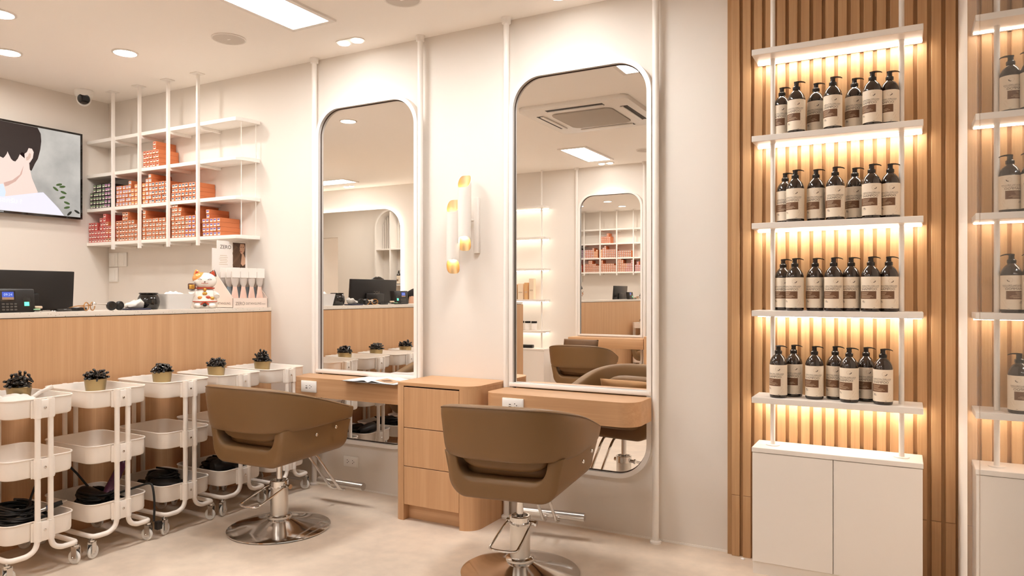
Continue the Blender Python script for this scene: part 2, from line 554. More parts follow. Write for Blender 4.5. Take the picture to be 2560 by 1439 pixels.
# ------------------------------------------------------------------ mirrors with white arched frames
def ring(outer, inner, y0, y1):
    """frame ring between two outlines in the xz plane, from y0 (front) to y1 (back)"""
    mb = MB(); n = len(outer)
    vs = [(x, y0, z) for x, z in outer] + [(x, y0, z) for x, z in inner] + [(x, y1, z) for x, z in inner] + [(x, y1, z) for x, z in outer]
    fs = []
    for k in range(4):
        k2 = (k + 1) % 4
        for i in range(n):
            j = (i + 1) % n
            fs.append((k * n + i, k * n + j, k2 * n + j, k2 * n + i))
    return mb.add(vs, fs)
def station_mirror(x0, x1, label, facing=1, wall=DW, z0=.30, z1=2.457):
    t = thing('arched_mirror', label, 'mirror', ((x0 + x1) / 2, wall, 0), 0 if facing == 1 else pi, group='white framed arched mirrors')
    w = (x1 - x0) / 2
    R = .19
    out = rrect(-w, w, z0, z1, R, 14)
    d = .024
    inn = rrect(-w + d, w - d, z0 + d, z1 - d, R - d, 14)
    ring(out, inn, -.050, -.001).build('frame', 'white_metal', t, smooth=50)
    d2 = d + .005
    lip = rrect(-w + d2, w - d2, z0 + d2, z1 - d2, R - d2, 14)
    ring(inn, lip, -.0285, -.002).build('shadow_gap', 'dark_gap', t, smooth=50)
    MB().prism(rrect(-w + d, w - d, z0 + d, z1 - d, R - d, 14), .020, .026).map(lambda x, y, z: (x, -z, y)).build('mirror_glass', 'mirror_glass', t, smooth=0)
    MB().bbox(-w + .004, w - .004, -.057, -.027, .735, .757, .003).build('lower_rail', 'white_metal', t)
    return t
station_mirror(-3.372, -2.560, 'tall white arched mirror nearest the reception counter')
station_mirror(-1.932, -1.117, 'tall white arched mirror nearest the shampoo shelves')
station_mirror(-3.505, -2.690, 'white arched mirror on the opposite wall, seen in the right-hand mirror', -1, YO)

def pole(x, y, label, gap=True, z0=0, z1=HC, lo=.612, hi=.732):
    t = thing('white_pole', label, 'pole', (x, y, 0), group='white floor-to-ceiling poles')
    r = .0165
    MB().cyl((0, 0, .012), (0, 0, z1 - .012), r, n=18).build('shaft', 'white_metal', t)
    MB().lathe([(0, 0), (.028, 0), (.029, .010), (.024, .016), (.017, .017)], 22).build('foot_flange', 'white_metal', t)
    MB().lathe([(.017, -.034), (.025, -.032), (.027, -.008), (.030, 0), (0, 0)], 22, (0, 0, z1)).build('ceiling_flange', 'white_metal', t)
pole(-3.392, 3.512, 'slim white pole left of the mirror nearest the counter')
pole(-2.540, 3.508, 'slim white pole right of the mirror nearest the counter')
pole(-1.952, 3.508, 'slim white pole left of the mirror nearest the shampoo shelves')
pole(-1.096, 3.508, 'slim white pole right of the mirror nearest the shampoo shelves')
pole(-3.526, YO + .04, 'slim white pole left of the mirror on the opposite wall')
pole(-2.668, YO + .04, 'slim white pole right of the mirror on the opposite wall')

# ------------------------------------------------------------------ wall-hung oak tables
def wall_table(name, x0, x1, yf, yb, r, label, z0=.612, z1=.730):
    t = thing(name, label, 'table', ((x0 + x1) / 2, yb, 0), group='wall-hung oak mirror tables')
    cx_ = (x0 + x1) / 2
    MB().prism(rrect(x0 - cx_, x1 - cx_, yf - yb, 0, (r[0], r[1], 0, 0), 10), z0, z1, bev=.002).build('table_top', 'oak_horizontal', t)
    return t
wall_table('wall_table', -3.410, -2.484, 3.300, 3.492, (.05, .001), 'oak wall table under the mirror nearest the counter')
wall_table('wall_table', -1.945, -1.112, 3.252, 3.490, (.06, .09), 'oak wall table with rounded corners under the mirror nearest the shampoo shelves')
ot = wall_table('wall_table', -3.53, -2.60, YO + .058, YO + .29, (.001, .001), 'oak wall table on the opposite wall, seen in the right-hand mirror')
ot.children[0].location = (0, .0, 0)

def outlet(w, h, loc, rz, label, ports):
    t = thing('power_outlet', label, 'outlet', loc, rz)
    MB().bbox(-w / 2, w / 2, -.010, 0, -h / 2, h / 2, .003).build('cover_plate', 'white_plastic', t)
    MB().bbox(-w / 2 + .006, w / 2 - .006, -.0118, -.009, -h / 2 + .006, h / 2 - .006, .001).build('insert', 'white_gloss', t)
    hm = MB()
    for px, kind in ports:
        if kind == 'usb':
            m = MB()
            m.box(px - .008, px + .004, -.0124, -.0118, .002, .0055); m.box(px - .009, px + .006, -.0124, -.0118, -.011, -.006)
            m.build('port', 'black_plastic', t, smooth=0)
        else:
            for dx, dz in ((0, .0085), (0, -.0085), (.011, 0.0)):
                MB().cyl((px + dx, -.0118, dz), (px + dx, -.0124, dz), .0028, n=8).build('socket_hole', 'black_plastic', t)
    return t
outlet(.124, .070, (-3.228, 3.300, .676), 0, 'white power outlet on the oak table edge nearest the counter', ((-.012, 'usb'), (.014, 'plug')))
outlet(.124, .070, (-1.768, 3.252, .676), 0, 'white power outlet on the rounded oak table beside the drawer cabinet', ((-.012, 'usb'), (.014, 'plug')))
outlet(.118, .066, (-3.11, DW, .175), 0, 'double power outlet low on the wall behind the footrest', ((-.026, 'plug'), (.018, 'plug')))

# ------------------------------------------------------------------ drawer cabinet
t = thing('drawer_cabinet', 'oak drawer cabinet with rounded corners standing between the two mirrors', 'cabinet', (-2.23, 3.551, 0))
cx0 = -2.23
X0, X1, YF = -2.482, -1.974, 3.196
def cab(pts): return [(x - cx0, y - 3.551) for x, y in pts]
dl, dr = -2.428, -2.062       # drawer stack left / right edge
carc = [(dl, 3.545), (X0, 3.545)] + [(X0 + .03 - .03 * cos(a), YF + .03 - .03 * sin(a)) for a in [pi / 2 * i / 6 for i in range(7)]] + [(dl, YF)]
MB().prism(cab(carc), 0, .742, bev=.001).build('side_panel', 'oak_vertical', t)
R = .085
carc2 = [(dr, YF)] + [(X1 - R + R * sin(a), YF + R - R * cos(a)) for a in [pi / 2 * i / 10 for i in range(11)]] + [(X1, 3.545), (dr, 3.545)]
MB().prism(cab(carc2), 0, .742, bev=.001).build('side_panel', 'oak_vertical', t)
topo = [(X0, 3.545)] + [(X0 + .03 - .03 * cos(a), YF + .03 - .03 * sin(a)) for a in [pi / 2 * i / 6 for i in range(7)]] + [(X1 - R + R * sin(a), YF + R - R * cos(a)) for a in [pi / 2 * i / 10 for i in range(11)]] + [(X1, 3.545)]
MB().prism(cab(topo), .7421, .760, bev=.001).build('top', 'oak_horizontal', t)
MB().box(dl - cx0 + .0005, dr - cx0 - .0005, YF + .05 - 3.551, YF + .06 - 3.551, 0, .10).build('plinth', 'oak_horizontal', t, smooth=0)
MB().box(dl - cx0 + .0005, dr - cx0 - .0005, YF + .022 - 3.551, YF + .03 - 3.551, .10, .742).build('drawer_carcass', 'dark_gap', t, smooth=0)
zs = [.088, .300, .512, .736]
for i in range(3):
    MB().bbox(dl - cx0 + .003, dr - cx0 - .003, YF - 3.551, YF + .02 - 3.551, zs[i] + .002, zs[i + 1] - .002, .0008, 1).build('drawer', 'oak_vertical', t)
# twin cabinet on the opposite side (its edge shows in the mirror)
oc = copy_tree(t, None, (-2.34, YO, 0), pi, 'oak drawer cabinet on the opposite wall at the right-hand mirror edge')
oc['group'] = t['group'] = 'oak drawer cabinets between mirrors'

# ------------------------------------------------------------------ reception counter
t = thing('reception_counter', 'long oak reception counter with a pale stone top', 'counter', (-3.828, 1.65, 0))
yA, yB = -.25 - 1.65, DW - .001 - 1.65
def cpts(x0, x1, r): return rrect(x0, x1, yA, yB, (0, r, 0, 0), 8)
MB().prism(cpts(-.035, 0, .034), 0.0, 1.1255).build('front_panel', 'oak_vertical', t)
MB().prism(cpts(-.245, .004, .06), 1.129, 1.155, bev=.002).build('stone_top', 'terrazzo', t)
MB().box(-.235, -.0355, yA + .01, yB, 1.110, 1.1285).build('top_support', 'dark_gap', t, smooth=0)
MB().box(-.235, -.036, yA, yA + .03, 0, 1.110).build('end_panel', 'oak_vertical', t, smooth=0)
MB().box(-.70, -.036, yA + .3, yB, .72, .745).build('work_desk', 'white_lacquer', t, smooth=0)
MB().box(-.69, -.66, yA + .35, yA + .38, 0, .72).build('desk_leg', 'white_lacquer', t, smooth=0)
MB().box(-.69, -.66, yB - .05, yB - .02, 0, .72).build('desk_leg', 'white_lacquer', t, smooth=0)

# ------------------------------------------------------------------ salon chairs
def sup(t, n): return math.copysign(abs(t) ** (2.0 / n), t)
def make_chair(label, loc, rz, drop=0.0):
    t = thing('salon_chair', label, 'chair', loc, rz, group='brown leather salon chairs')
    dz = -drop
    # chrome base
    MB().lathe([(0, 0), (.262, 0), (.267, .004), (.266, .009), (.255, .013), (.19, .022), (.12, .036), (.075, .050), (.054, .058), (.054, .060), (0, .060)], 64).build('base_disc', 'chrome', t)
    MB().lathe([(.058, .056), (.064, .060), (.064, .070), (.056, .076), (.046, .077)], 36).build('base_ring', 'chrome', t)
    MB().lathe([(.0455, .065), (.0455, .217)], 36).build('column', 'brushed_steel', t)
    MB().lathe([(.0455, .217), (.0475, .218), (.0475, .255), (.044, .258), (.036, .258), (.034, .240), (.017, .239)], 36).build('collar', 'chrome', t)
    MB().cyl((0, 0, .239), (0, 0, .40 + dz), .0155, n=20).build('piston', 'chrome', t)
    lv = MB().tube([(-.052, 0, .228), (-.058, -.03, .224), (-.064, -.19, .176), (-.057, -.22, .168), (.057, -.22, .168), (.064, -.19, .176), (.058, -.03, .224), (.052, 0, .228)], .0055, 10, smooth=2)
    lv.cyl((-.062, 0, .228), (-.046, 0, .228), .012, n=14).cyl((.046, 0, .228), (.076, 0, .228), .010, n=14).cyl((.070, .0, .228), (.080, 0, .228), .014, n=6)
    lv.build('pump_lever', 'chrome', t)
    # seat shell: a padded U of leather, open at the back
    wo, th = .303, .060
    rb, zt, zb = .095, .574, .388
    out = [(wo, zt)]
    for i in range(11):
        a = pi / 2 * i / 10
        out.append((wo - .022 - rb + rb * cos(a), zb + rb - rb * sin(a)))
    out = out + [(-x, z) for x, z in reversed(out)]
    rin = .075; zi = zb + .085; wi = wo - th
    inn = [(wi, zt)]
    for i in range(9):
        a = pi / 2 * i / 8
        inn.append((wi - .012 - rin + rin * cos(a), zi + rin - rin * sin(a)))
    inn = inn + [(-x, z) for x, z in reversed(inn)]
    outline = [(x, z) for x, z in out] + [(x, z) for x, z in reversed(inn)]
    outline.reverse()
    bm = bmesh.new()
    y0, y1 = -.235, .230
    A = [bm.verts.new((x, y0, z)) for x, z in outline]
    B = [bm.verts.new((x, y1, z)) for x, z in outline]
    n = len(outline)
    fa = bm.faces.new(A); fb = bm.faces.new(list(reversed(B)))
    for i in range(n): bm.faces.new((A[i], B[i], B[(i + 1) % n], A[(i + 1) % n]))
    bmesh.ops.recalc_face_normals(bm, faces=bm.faces[:])
    bmesh.ops.bevel(bm, geom=list(set(list(fa.edges) + list(fb.edges))), offset=.020, segments=4, affect='EDGES', profile=.5, clamp_overlap=True)
    bmesh.ops.triangulate(bm, faces=[f for f in bm.faces if len(f.verts) > 6])
    mb = MB().bm(bm)
    def shp(x, y, z):
        z2 = z + .045 * (y + .05) * max(0.0, (zt - z) / (zt - zb))
        k = max(0.0, -y - .12) / .11          # back end tucks in
        return (x * (1 - .15 * k * k), y, z2 + dz)
    mb.map(shp)
    mb.build('seat_shell', 'leather', t, smooth=50)
    # back band wrapping round into the arms
    path = []
    for i in range(5): path.append((.312, .225 - .048 * i))
    K = 30
    for i in range(1, K):
        a = pi * i / K
        path.append((.312 * sup(cos(a), 2.9), .03 - .345 * sup(sin(a), 2.9)))
    for i in range(4, -1, -1): path.append((-.312, .225 - .048 * i))
    N = len(path)
    sec = []
    M = 20
    for k in range(M):
        a = 2 * pi * k / M
        sec.append((sup(cos(a), 5.5), sup(sin(a), 4.6)))
    vs = []; fs = []
    for i, (x, y) in enumerate(path):
        a = path[max(0, i - 1)]; c = path[min(N - 1, i + 1)]
        tx, ty = c[0] - a[0], c[1] - a[1]
        l = math.hypot(tx, ty); nx, ny = -ty / l, tx / l       # inward-left normal
        if nx * x + ny * (y - .1) < 0: nx, ny = -nx, -ny       # outward
        f = (y + .315) / .53; f = min(1, max(0, f))
        zt_ = .790 - .146 * f ** 1.15
        zb_ = .560 + .017 * f
        h2 = (zt_ - zb_) / 2; zc = (zt_ + zb_) / 2
        tk = .034 - .004 * f
        end = 1.0
        if i in (0, N - 1): end = .72
        elif i in (1, N - 2): end = .97
        for (su, sv) in sec:
            lean = .013 * sv * (1 - .5 * f)
            off = su * tk * end + lean - .022
            vs.append((x + nx * off, y + ny * off, zc + sv * h2 * (.95 if end < .8 else .995 if end < .99 else 1.0) + dz))
    for i in range(N - 1):
        for k in range(M):
            k2 = (k + 1) % M
            fs.append((i * M + k, i * M + k2, (i + 1) * M + k2, (i + 1) * M + k))
    fs += [tuple(reversed(range(M))), tuple(range((N - 1) * M, N * M))]
    band = MB().add(vs, fs).build('back_band', 'leather', t, smooth=60)
    # seam piping along the outer top edge
    pp = []
    for i, (x, y) in enumerate(path[1:-1]):
        i += 1
        a = path[i - 1]; c = path[i + 1]
        tx, ty = c[0] - a[0], c[1] - a[1]
        l = math.hypot(tx, ty); nx, ny = -ty / l, tx / l
        if nx * x + ny * (y - .1) < 0: nx, ny = -nx, -ny
        f = min(1, max(0, (y + .315) / .53))
        o_ = .013 * .9 * (1 - .5 * f) + (.034 - .004 * f) * .86 - .022
        pp.append((x + nx * o_, y + ny * o_, .790 - .146 * f ** 1.15 - .0085 + dz))
    MB().tube(pp, .0028, 6).build('piping', 'leather_seam', band)
    # seat cushion and inner back pad
    def pad(w, d, h, c, ex=3.6, n=28, m=14):
        vs_ = []; 
        mb_ = MB()
        prof = [(sup(sin(pi * i / m), ex), -sup(cos(pi * i / m), ex)) for i in range(m + 1)]
        rings = []
        for r_, z_ in prof:
            if abs(r_) < 1e-4: rings.append([len(vs_)]); vs_.append((0, 0, z_ * h))
            else:
                rings.append(list(range(len(vs_), len(vs_) + n)))
                for q in range(n):
                    aa = 2 * pi * q / n
                    vs_.append((r_ * sup(cos(aa), 4.5) * w, r_ * sup(sin(aa), 4.5) * d, z_ * h))
        fs_ = []
        for P_, Q_ in zip(rings[:-1], rings[1:]):
            for q in range(n):
                q2 = (q + 1) % n
                if len(P_) == 1: fs_.append((P_[0], Q_[q2], Q_[q]))
                elif len(Q_) == 1: fs_.append((P_[q], P_[q2], Q_[0]))
                else: fs_.append((P_[q], P_[q2], Q_[q2], Q_[q]))
        return mb_.add([(x + c[0], y + c[1], z + c[2]) for x, y, z in vs_], fs_)
    pad(.232, .235, .045, (0, .055, .500 + dz)).build('seat_cushion', 'leather', t, smooth=60)
    bp = pad(.205, .042, .115, (0, 0, 0)).build('back_pad', 'leather', t, smooth=60)
    bp.location = (0, -.168, .612 + dz); bp.rotation_euler = (radians(-8), 0, 0)
    # studs
    for sx in (-1, 1):
        for yy, zz in ((-.045, .532), (.100, .548)):
            xs = sx * .3025
            MB().lathe([(.009, 0), (.009, .003), (.006, .006), (0, .007)], 16).build('stud', 'chrome', t, loc=(xs, yy, zz + dz), rot=(0, sx * pi / 2, 0))
    # footrest
    for sx in (-1, 1):
        MB().tube([(sx * .034, .02, .400 + dz), (sx * .034, .16, .398 + dz), (sx * .034, .215, .380), (sx * .034, .415, .130), (sx * .034, .445, .100), (sx * .034, .478, .094)], .0078, 10, smooth=2).build('footrest_arm', 'chrome', t)
    fb_ = MB().cyl((-.17, .486, .123), (.17, .486, .123), .0215, n=24)
    fb_.cyl((-.034, .478, .094), (-.034, .482, .108), .006, n=8).cyl((.034, .478, .094), (.034, .482, .108), .006, n=8)
    fb_.build('footrest_bar', 'brushed_steel', t)
    return t
ch1 = make_chair('brown leather salon chair nearest the reception counter and trolleys', (-2.930, 2.774, 0), radians(1))
ch2 = make_chair('brown leather salon chair nearest the camera, before the right-hand mirror', (-1.514, 2.847, 0), radians(8))
ch3 = make_chair('brown leather salon chair on the opposite side, seen in the right-hand mirror', (-2.90, .22, 0), pi - radians(6), .05)

# crumpled tan cushions lying in the chairs
def cushion(label, loc, rot, sx, sy, sz, m):
    mb = MB(); n = 22
    vs = []; fs = []
    for side in (1, -1):
        for i in range(n + 1):
            for j in range(n + 1):
                u, v = -1 + 2 * i / n, -1 + 2 * j / n
                e = max(0, (1 - abs(u) ** 2.6)) * max(0, (1 - abs(v) ** 2.6))
                k = noise.noise(Vector((u * 2.3 + loc[0] * 9, v * 2.3, side * 3.0))) * .22
                pinch = 1 - .10 * (1 - abs(u)) * (abs(v) > .9) - .0
                vs.append((u * sx * (1 - .07 * (1 - u * u) * v * v), v * sy * (1 - .07 * (1 - v * v) * u * u), side * sz * (e ** .55) * (1 + k)))
    st = (n + 1) ** 2
    for s_ in range(2):
        for i in range(n):
            for j in range(n):
                a = s_ * st + i * (n + 1) + j
                fs.append((a, a + 1, a + n + 2, a + n + 1))
    mb.add(vs, fs)
    me = mb.mesh('cushion', m, 80)
    bm = bmesh.new(); bm.from_mesh(me); bmesh.ops.remove_doubles(bm, verts=bm.verts[:], dist=.0004); bmesh.ops.recalc_face_normals(bm, faces=bm.faces[:]); bm.to_mesh(me); bm.free()
    o = obj('cushion', me, None, loc, rot)
    tag(o, label, 'cushion', 'crumpled salon cushions')
mat('cushion_tan', rgb(178, 136, 92), 0.75, bump=(90, 0.3))
mat('cushion_brown', rgb(104, 74, 44), 0.6, bump=(90, 0.3))
cushion('tan crumpled cushion in the chair before the right-hand mirror', (-1.500, 2.790, .632), (radians(72), 0, radians(8)), .19, .085, .045, 'cushion_tan')
cushion('brown crumpled cushion in the chair nearest the counter', (-2.93, 2.745, .635), (radians(70), 0, 0), .17, .095, .04, 'cushion_brown')
cushion('brown crumpled cushion on top of the chair seen in the right-hand mirror', (-2.90, .30, .655), (radians(76), 0, pi), .19, .13, .045, 'cushion_brown')
# ------------------------------------------------------------------ lit display shelves (white)
def display_unit(label, loc, rz, back):
    """x 0..0.666 along the wall, y 0 = wall face of the unit, front at y = -0.19"""
    t = thing('display_shelf', label, 'shelf', loc, rz, group='white lit display shelves')
    w, d = .666, .187
    for z in (2.336, 1.951, 1.563, 1.174, .788):
        s_ = MB().bbox(0, w, -d, -.002, z - .026, z, .0015, 1).build('shelf_board', 'white_lacquer', t)
        MB().box(.004, w - .004, -.048, -.037, z - .0315, z - .0262).build('led_strip', 'strip_light', s_, smooth=0)
        # slim opaque profile that screens the strip towards the room
    for px in (.076, .588):
        MB().cyl((px, -.095, .566), (px, -.095, HC - .001), .0105, n=16).build('post', 'white_metal', t)
        MB().lathe([(0, 0), (.030, 0), (.030, .003), (.0105, .004)], 24, (px, -.095, .5655)).build('post_flange', 'white_metal', t)
    MB().bbox(0, w, -d, -.002, .544, .565, .0015, 1).build('cabinet_top', 'white_lacquer', t)
    MB().box(.003, w - .003, -d + .022, -.002, .055, .5435).build('cabinet_body', 'white_lacquer', t, smooth=0)
    MB().box(.003, w - .003, -d + .014, -.002, 0, .0545).build('plinth', 'white_lacquer', t, smooth=0)
    for a, c_ in ((.0025, w / 2 - .0015), (w / 2 + .0015, w - .0025)):
        MB().bbox(a, c_, -d + .002, -d + .021, .058, .5415, .001, 1).build('door', 'white_lacquer', t)
    return t
UX, UY = -.600, DW - .034
display_unit('white lit shelf of shampoo bottles on the oak slat wall', (UX, UY, 0), 0, True)
display_unit('white lit shelf of boxes and jars on the opposite wall, seen in the right-hand mirror', (-3.90, YO + .003, 0), pi, False)

# ------------------------------------------------------------------ shampoo bottles
mat('bottle_dark', rgb(44, 32, 24), 0.08, coat=0.6)
mat('pump_dark', rgb(38, 32, 28), 0.22)
mat('label_kraft', rgb(238, 224, 204), 0.42)
mat('print_brown', rgb(112, 78, 54), 0.5)
mat('print_dark', rgb(74, 56, 44), 0.5)
mat('print_pale', rgb(205, 180, 152), 0.5)
BR = .0372
def curved(mb_pts, r):      # (arc length, z) -> on the cylinder facing -y
    return [(r * sin(s / BR), -r * cos(s / BR), z) for s, z in mb_pts]
def bottle_master():
    t = thing('shampoo_bottle', '', 'bottle')
    MB().lathe([(0, 0), (.034, 0), (BR - .0008, .003), (BR, .008), (BR, .147), (.0366, .154), (.0340, .164), (.0290, .175), (.0215, .185), (.0150, .190), (.0135, .193), (.0135, .197)], 40).build('bottle_body', 'bottle_dark', t)
    p = MB().lathe([(.0148, .1935), (.0155, .195), (.0155, .206), (.0135, .2085), (.0105, .210), (.0095, .222), (.0105, .2245), (.0105, .2275), (0, .229)], 24)
    nz = [(-.010, .2275), (.006, .2290), (.020, .2285), (.030, .2262), (.037, .2225)]
    vs = []; fs = []
    for i, (x, z) in enumerate(nz):
        hw = (.0085, .0075, .0055, .0045, .0035)[i]; ht = (.0025, .0028, .0024, .002, .0016)[i]
        vs += [(x, -hw, z - ht), (x, hw, z - ht), (x, hw * .8, z + ht), (x, -hw * .8, z + ht)]
    for i in range(4):
        for k in range(4):
            fs.append((i * 4 + k, i * 4 + (k + 1) % 4, (i + 1) * 4 + (k + 1) % 4, (i + 1) * 4 + k))
    fs += [(3, 2, 1, 0), (16, 17, 18, 19)]
    p.add(vs, fs)
    p.build('pump', 'pump_dark', t)
    # label wrapped on the front
    n = 28; a0, a1 = -radians(88), radians(92)
    vs = []; fs = []
    r = BR + .0004
    for i in range(n + 1):
        a = a0 + (a1 - a0) * i / n
        for z in (.0135, .146): vs.append((r * sin(a), -r * cos(a), z))
    fs = [(2 * i, 2 * i + 2, 2 * i + 3, 2 * i + 1) for i in range(n)]
    lab = MB().add(vs, fs).build('label', 'label_kraft', t, smooth=60)
    # print: brown block, white lines, lettering, leaf mark
    def patch(mb, s0, s1, z0, z1, rr, k=10):
        V = []
        for i in range(k + 1):
            s = s0 + (s1 - s0) * i / k
            V += curved([(s, z0), (s, z1)], rr)
        mb.add(V, [(2 * i, 2 * i + 2, 2 * i + 3, 2 * i + 1) for i in range(k)])
    m = MB(); patch(m, -.056, .018, .053, .0855, r + .0003); m.build('print_block', 'print_brown', lab, smooth=60)
    m = MB()
    for i, (z, s1) in enumerate(((.080, -.012), (.0755, -.014), (.071, -.018), (.0665, 0.0), (.062, .006), (.0585, -.006))):
        patch(m, -.044, s1, z - .0007, z + .0007, r + .0006, 6)
    patch(m, .022, .030, .060, .0607, r + .0004, 2)
    m.build('print_lines', 'print_pale', lab, smooth=60)['kind'] = 'stuff'
    m = MB()
    for i in range(10):   # botanical sketch lines, lower right
        s = .014 + .018 * random.random(); z = .020 + .032 * random.random(); dz_ = .010 * random.random()
        V = curved([(s, z), (s + .0008, z), (s + .006 + .0008, z + dz_), (s + .006, z + dz_)], r + .0004)
        m.add(V, [(0, 1, 2, 3)])
    for i in range(18):   # round mark
        a = 2 * pi * i / 22; b_ = 2 * pi * (i + 1) / 22
        q = [(.004 + .0085 * cos(a), .128 + .0085 * sin(a)), (.004 + .0085 * cos(b_), .128 + .0085 * sin(b_)), (.004 + .0078 * cos(b_), .128 + .0078 * sin(b_)), (.004 + .0078 * cos(a), .128 + .0078 * sin(a))]
        m.add(curved(q, r + .0004), [(0, 1, 2, 3)])
    m.build('print_sketch', 'print_pale', lab, smooth=0)['kind'] = 'stuff'
    m = MB()
    q = [(.0085, .120), (.0135, .1235), (.0165, .130), (.0115, .127)]
    m.add(curved(q, r + .0005), [(0, 1, 2, 3)])
    q = [(.005, .1235), (.0085, .120), (.0088, .1245)]
    m.add(curved(q, r + .0005), [(0, 1, 2)])
    q = [(-.040, .043), (-.036, .0455), (-.031, .0435), (-.027, .0425), (-.040, .0425)]
    m.add(curved(q, r + .0005), [(0, 1, 2, 3, 4)])
    patch(m, -.040, -.026, .0395, .0405, r + .0005, 4); patch(m, -.038, -.027, .0370, .0377, r + .0005, 4)
    patch(m, .006, .013, .0165, .0175, r + .0005, 3)
    m.build('print_leaf', 'print_dark', lab, smooth=0)['kind'] = 'stuff'
    for txt, sz, s0, z in (('KERATIN DELUXE', .0070, -.042, .1045), ('HAIR TREATMENT SYSTEM', .0040, -.042, .1000), ('SHAMPOO', .0125, -.0435, .0895)):
        me = text_mesh(txt, sz, 'print_dark')
        w = max(v.co.x for v in me.vertices) or 1
        tw = {'S': .064, 'K': .074, 'H': .070}[txt[0]]
        for v in me.vertices:
            s = s0 + v.co.x / w * tw
            z_ = z + v.co.y
            x, y, zz = curved([(s, z_)], r + .0006)[0]
            v.co = (x, y, zz)
        obj('lettering', me, lab)
    return t
BM = bottle_master()
rows = [
    (1.951, [(1955, 'b'), (1991, 'f'), (2040, 'b'), (2082, 'f'), (2136, 'b'), (2181, 'f'), (2224, 'm')]),
    (1.563, [(1963, 'b'), (1988, 'f'), (2040, 'm'), (2088, 'f'), (2137, 'b'), (2179, 'f'), (2225.5, 'm')]),
    (1.174, [(1958, 'b'), (1987, 'f'), (2038, 'm'), (2084, 'f'), (2128, 'm'), (2177, 'f'), (2222, 'm')]),
    (0.788, [(1946, 'f'), (1984, 'b'), (2036, 'm'), (2088, 'b'), (2123, 'f'), (2165, 'b'), (2207.5, 'f')]),
]
YB = {'f': 3.383, 'm': 3.412, 'b': 3.450}
A_ = math.atan2(982, 1798)
ordw = ['first', 'second', 'third', 'fourth', 'fifth', 'sixth', 'seventh']
roww = ['top', 'second highest', 'second lowest', 'lowest']
first = True
rnd = random.Random(3)
for ri, (z, lst) in enumerate(rows):
    for bi, (px, d) in enumerate(lst):
        u = (px - 1280) / FPX
        y = YB[d]
        x = y * (-sin(A_) + u * cos(A_)) / (cos(A_) + u * sin(A_))
        lab = 'dark shampoo bottle, %s from the left, %s bottle row of slat-wall shelf' % (ordw[bi], roww[ri])
        rz = radians(rnd.uniform(-9, 9) + 3)
        if first:
            o = BM; first = False
            o.location = (x, y, z); o.rotation_euler = (0, 0, rz); o['label'] = lab; o['group'] = 'shampoo bottles on the lit shelf'
        else:
            copy_tree(BM, None, (x, y, z), rz, lab)

# ------------------------------------------------------------------ wall shelf with colour boxes
SY = 3.372
PX = (-5.309, -4.988, -4.660, -4.339)
t = thing('wall_shelf', 'white hanging wall shelf of hair colour boxes above the counter', 'shelf', (-4.8, DW, 0))
SZ = (2.447, 2.181, 1.913, 1.648)
outl = [(XL + .002, DW - .001), (XL + .002, SY), (-4.000, SY), (-3.975, SY + .004), (-3.958, SY + .025), (-3.944, SY + .07), (-3.937, SY + .12), (-3.935, DW - .001)]
for z in SZ:
    MB().prism([(x + 4.8, y - DW) for x, y in outl], z - .025, z, bev=.001).build('shelf_board', 'white_metal', t)
for i, x in enumerate(PX):
    MB().box(x + 4.8 - .009, x + 4.8 + .009, SY - DW - .020, SY - DW - .0005, SZ[3] - .062, HC - .004).build('post', 'white_metal', t, smooth=0)
    MB().box(x + 4.8 - .035, x + 4.8 + .035, SY - DW - .05, SY - DW + .02, HC - .006, HC - .0005).build('post_flange', 'white_metal', t, smooth=0)
    for z in SZ:
        MB().box(x + 4.8 - .009, x + 4.8 + .009, SY - DW, -.002, z - .045, z - .0255).build('bracket', 'white_metal', t, smooth=0)
for x, y in ((-3.968, SY + .045), (-3.945, DW - .03)):
    for a, c_ in ((1, 0), (2, 1), (3, 2)):
        MB().cyl((x + 4.8, y - DW, SZ[a] + .0005), (x + 4.8, y - DW, SZ[c_] - .0255), .0028, n=8).build('rod', 'white_metal', t)

mat('box_orange', rgb(198, 116, 72), 0.55)
mat('box_black', rgb(38, 30, 28), 0.5)
mat('box_pink', rgb(196, 84, 78), 0.55)
mat('tag_white', rgb(232, 222, 212), 0.55)
BXW, BXH, BXD = .0372, .0312, .165
KINDS = {
    'r': ('box_orange', rgb(176, 70, 44), 'red'), 'n': ('box_orange', rgb(84, 90, 112), 'navy'), 'l': ('box_orange', rgb(168, 146, 178), 'lavender'),
    'y': ('box_orange', rgb(232, 170, 84), 'yellow'), 'c': ('box_orange', rgb(170, 176, 190), 'pale blue'), 'w': ('box_orange', rgb(116, 62, 36), 'brown'),
    'g': ('box_orange', rgb(140, 124, 112), 'grey'), 'p': ('box_orange', rgb(112, 92, 168), 'violet'),
    'G': ('box_black', rgb(96, 140, 84), 'green'), 'M': ('box_black', rgb(160, 74, 150), 'magenta'), 'k': ('box_pink', rgb(150, 54, 60), 'crimson'),
}
BOXME = {}
for k, (base, tc_, nm) in KINDS.items():
    mat('tag_' + nm.replace(' ', '_'), tc_, 0.55)
    m = MB().bbox(0, BXW - .0012, 0, BXD, 0, BXH - .0006, .0008, 1)
    m.box(.0052, BXW - .0064, -.0004, .0003, .0050, BXH - .0058, 1)
    m.box(.0072, BXW - .0084, -.0007, -.0003, .0140, BXH - .0076, 2)
    BOXME[k] = m.mesh('dye_box', [base, 'tag_white', 'tag_' + nm.replace(' ', '_')], 30)
rowname = {0: 'upper', 1: 'middle', 2: 'lower'}
nbox = 0
ordu = ['lowest', 'second', 'third', 'fourth', 'fifth', 'sixth', 'seventh', 'eighth']
ordw = ordw + ['eighth']
brnd = random.Random(11)
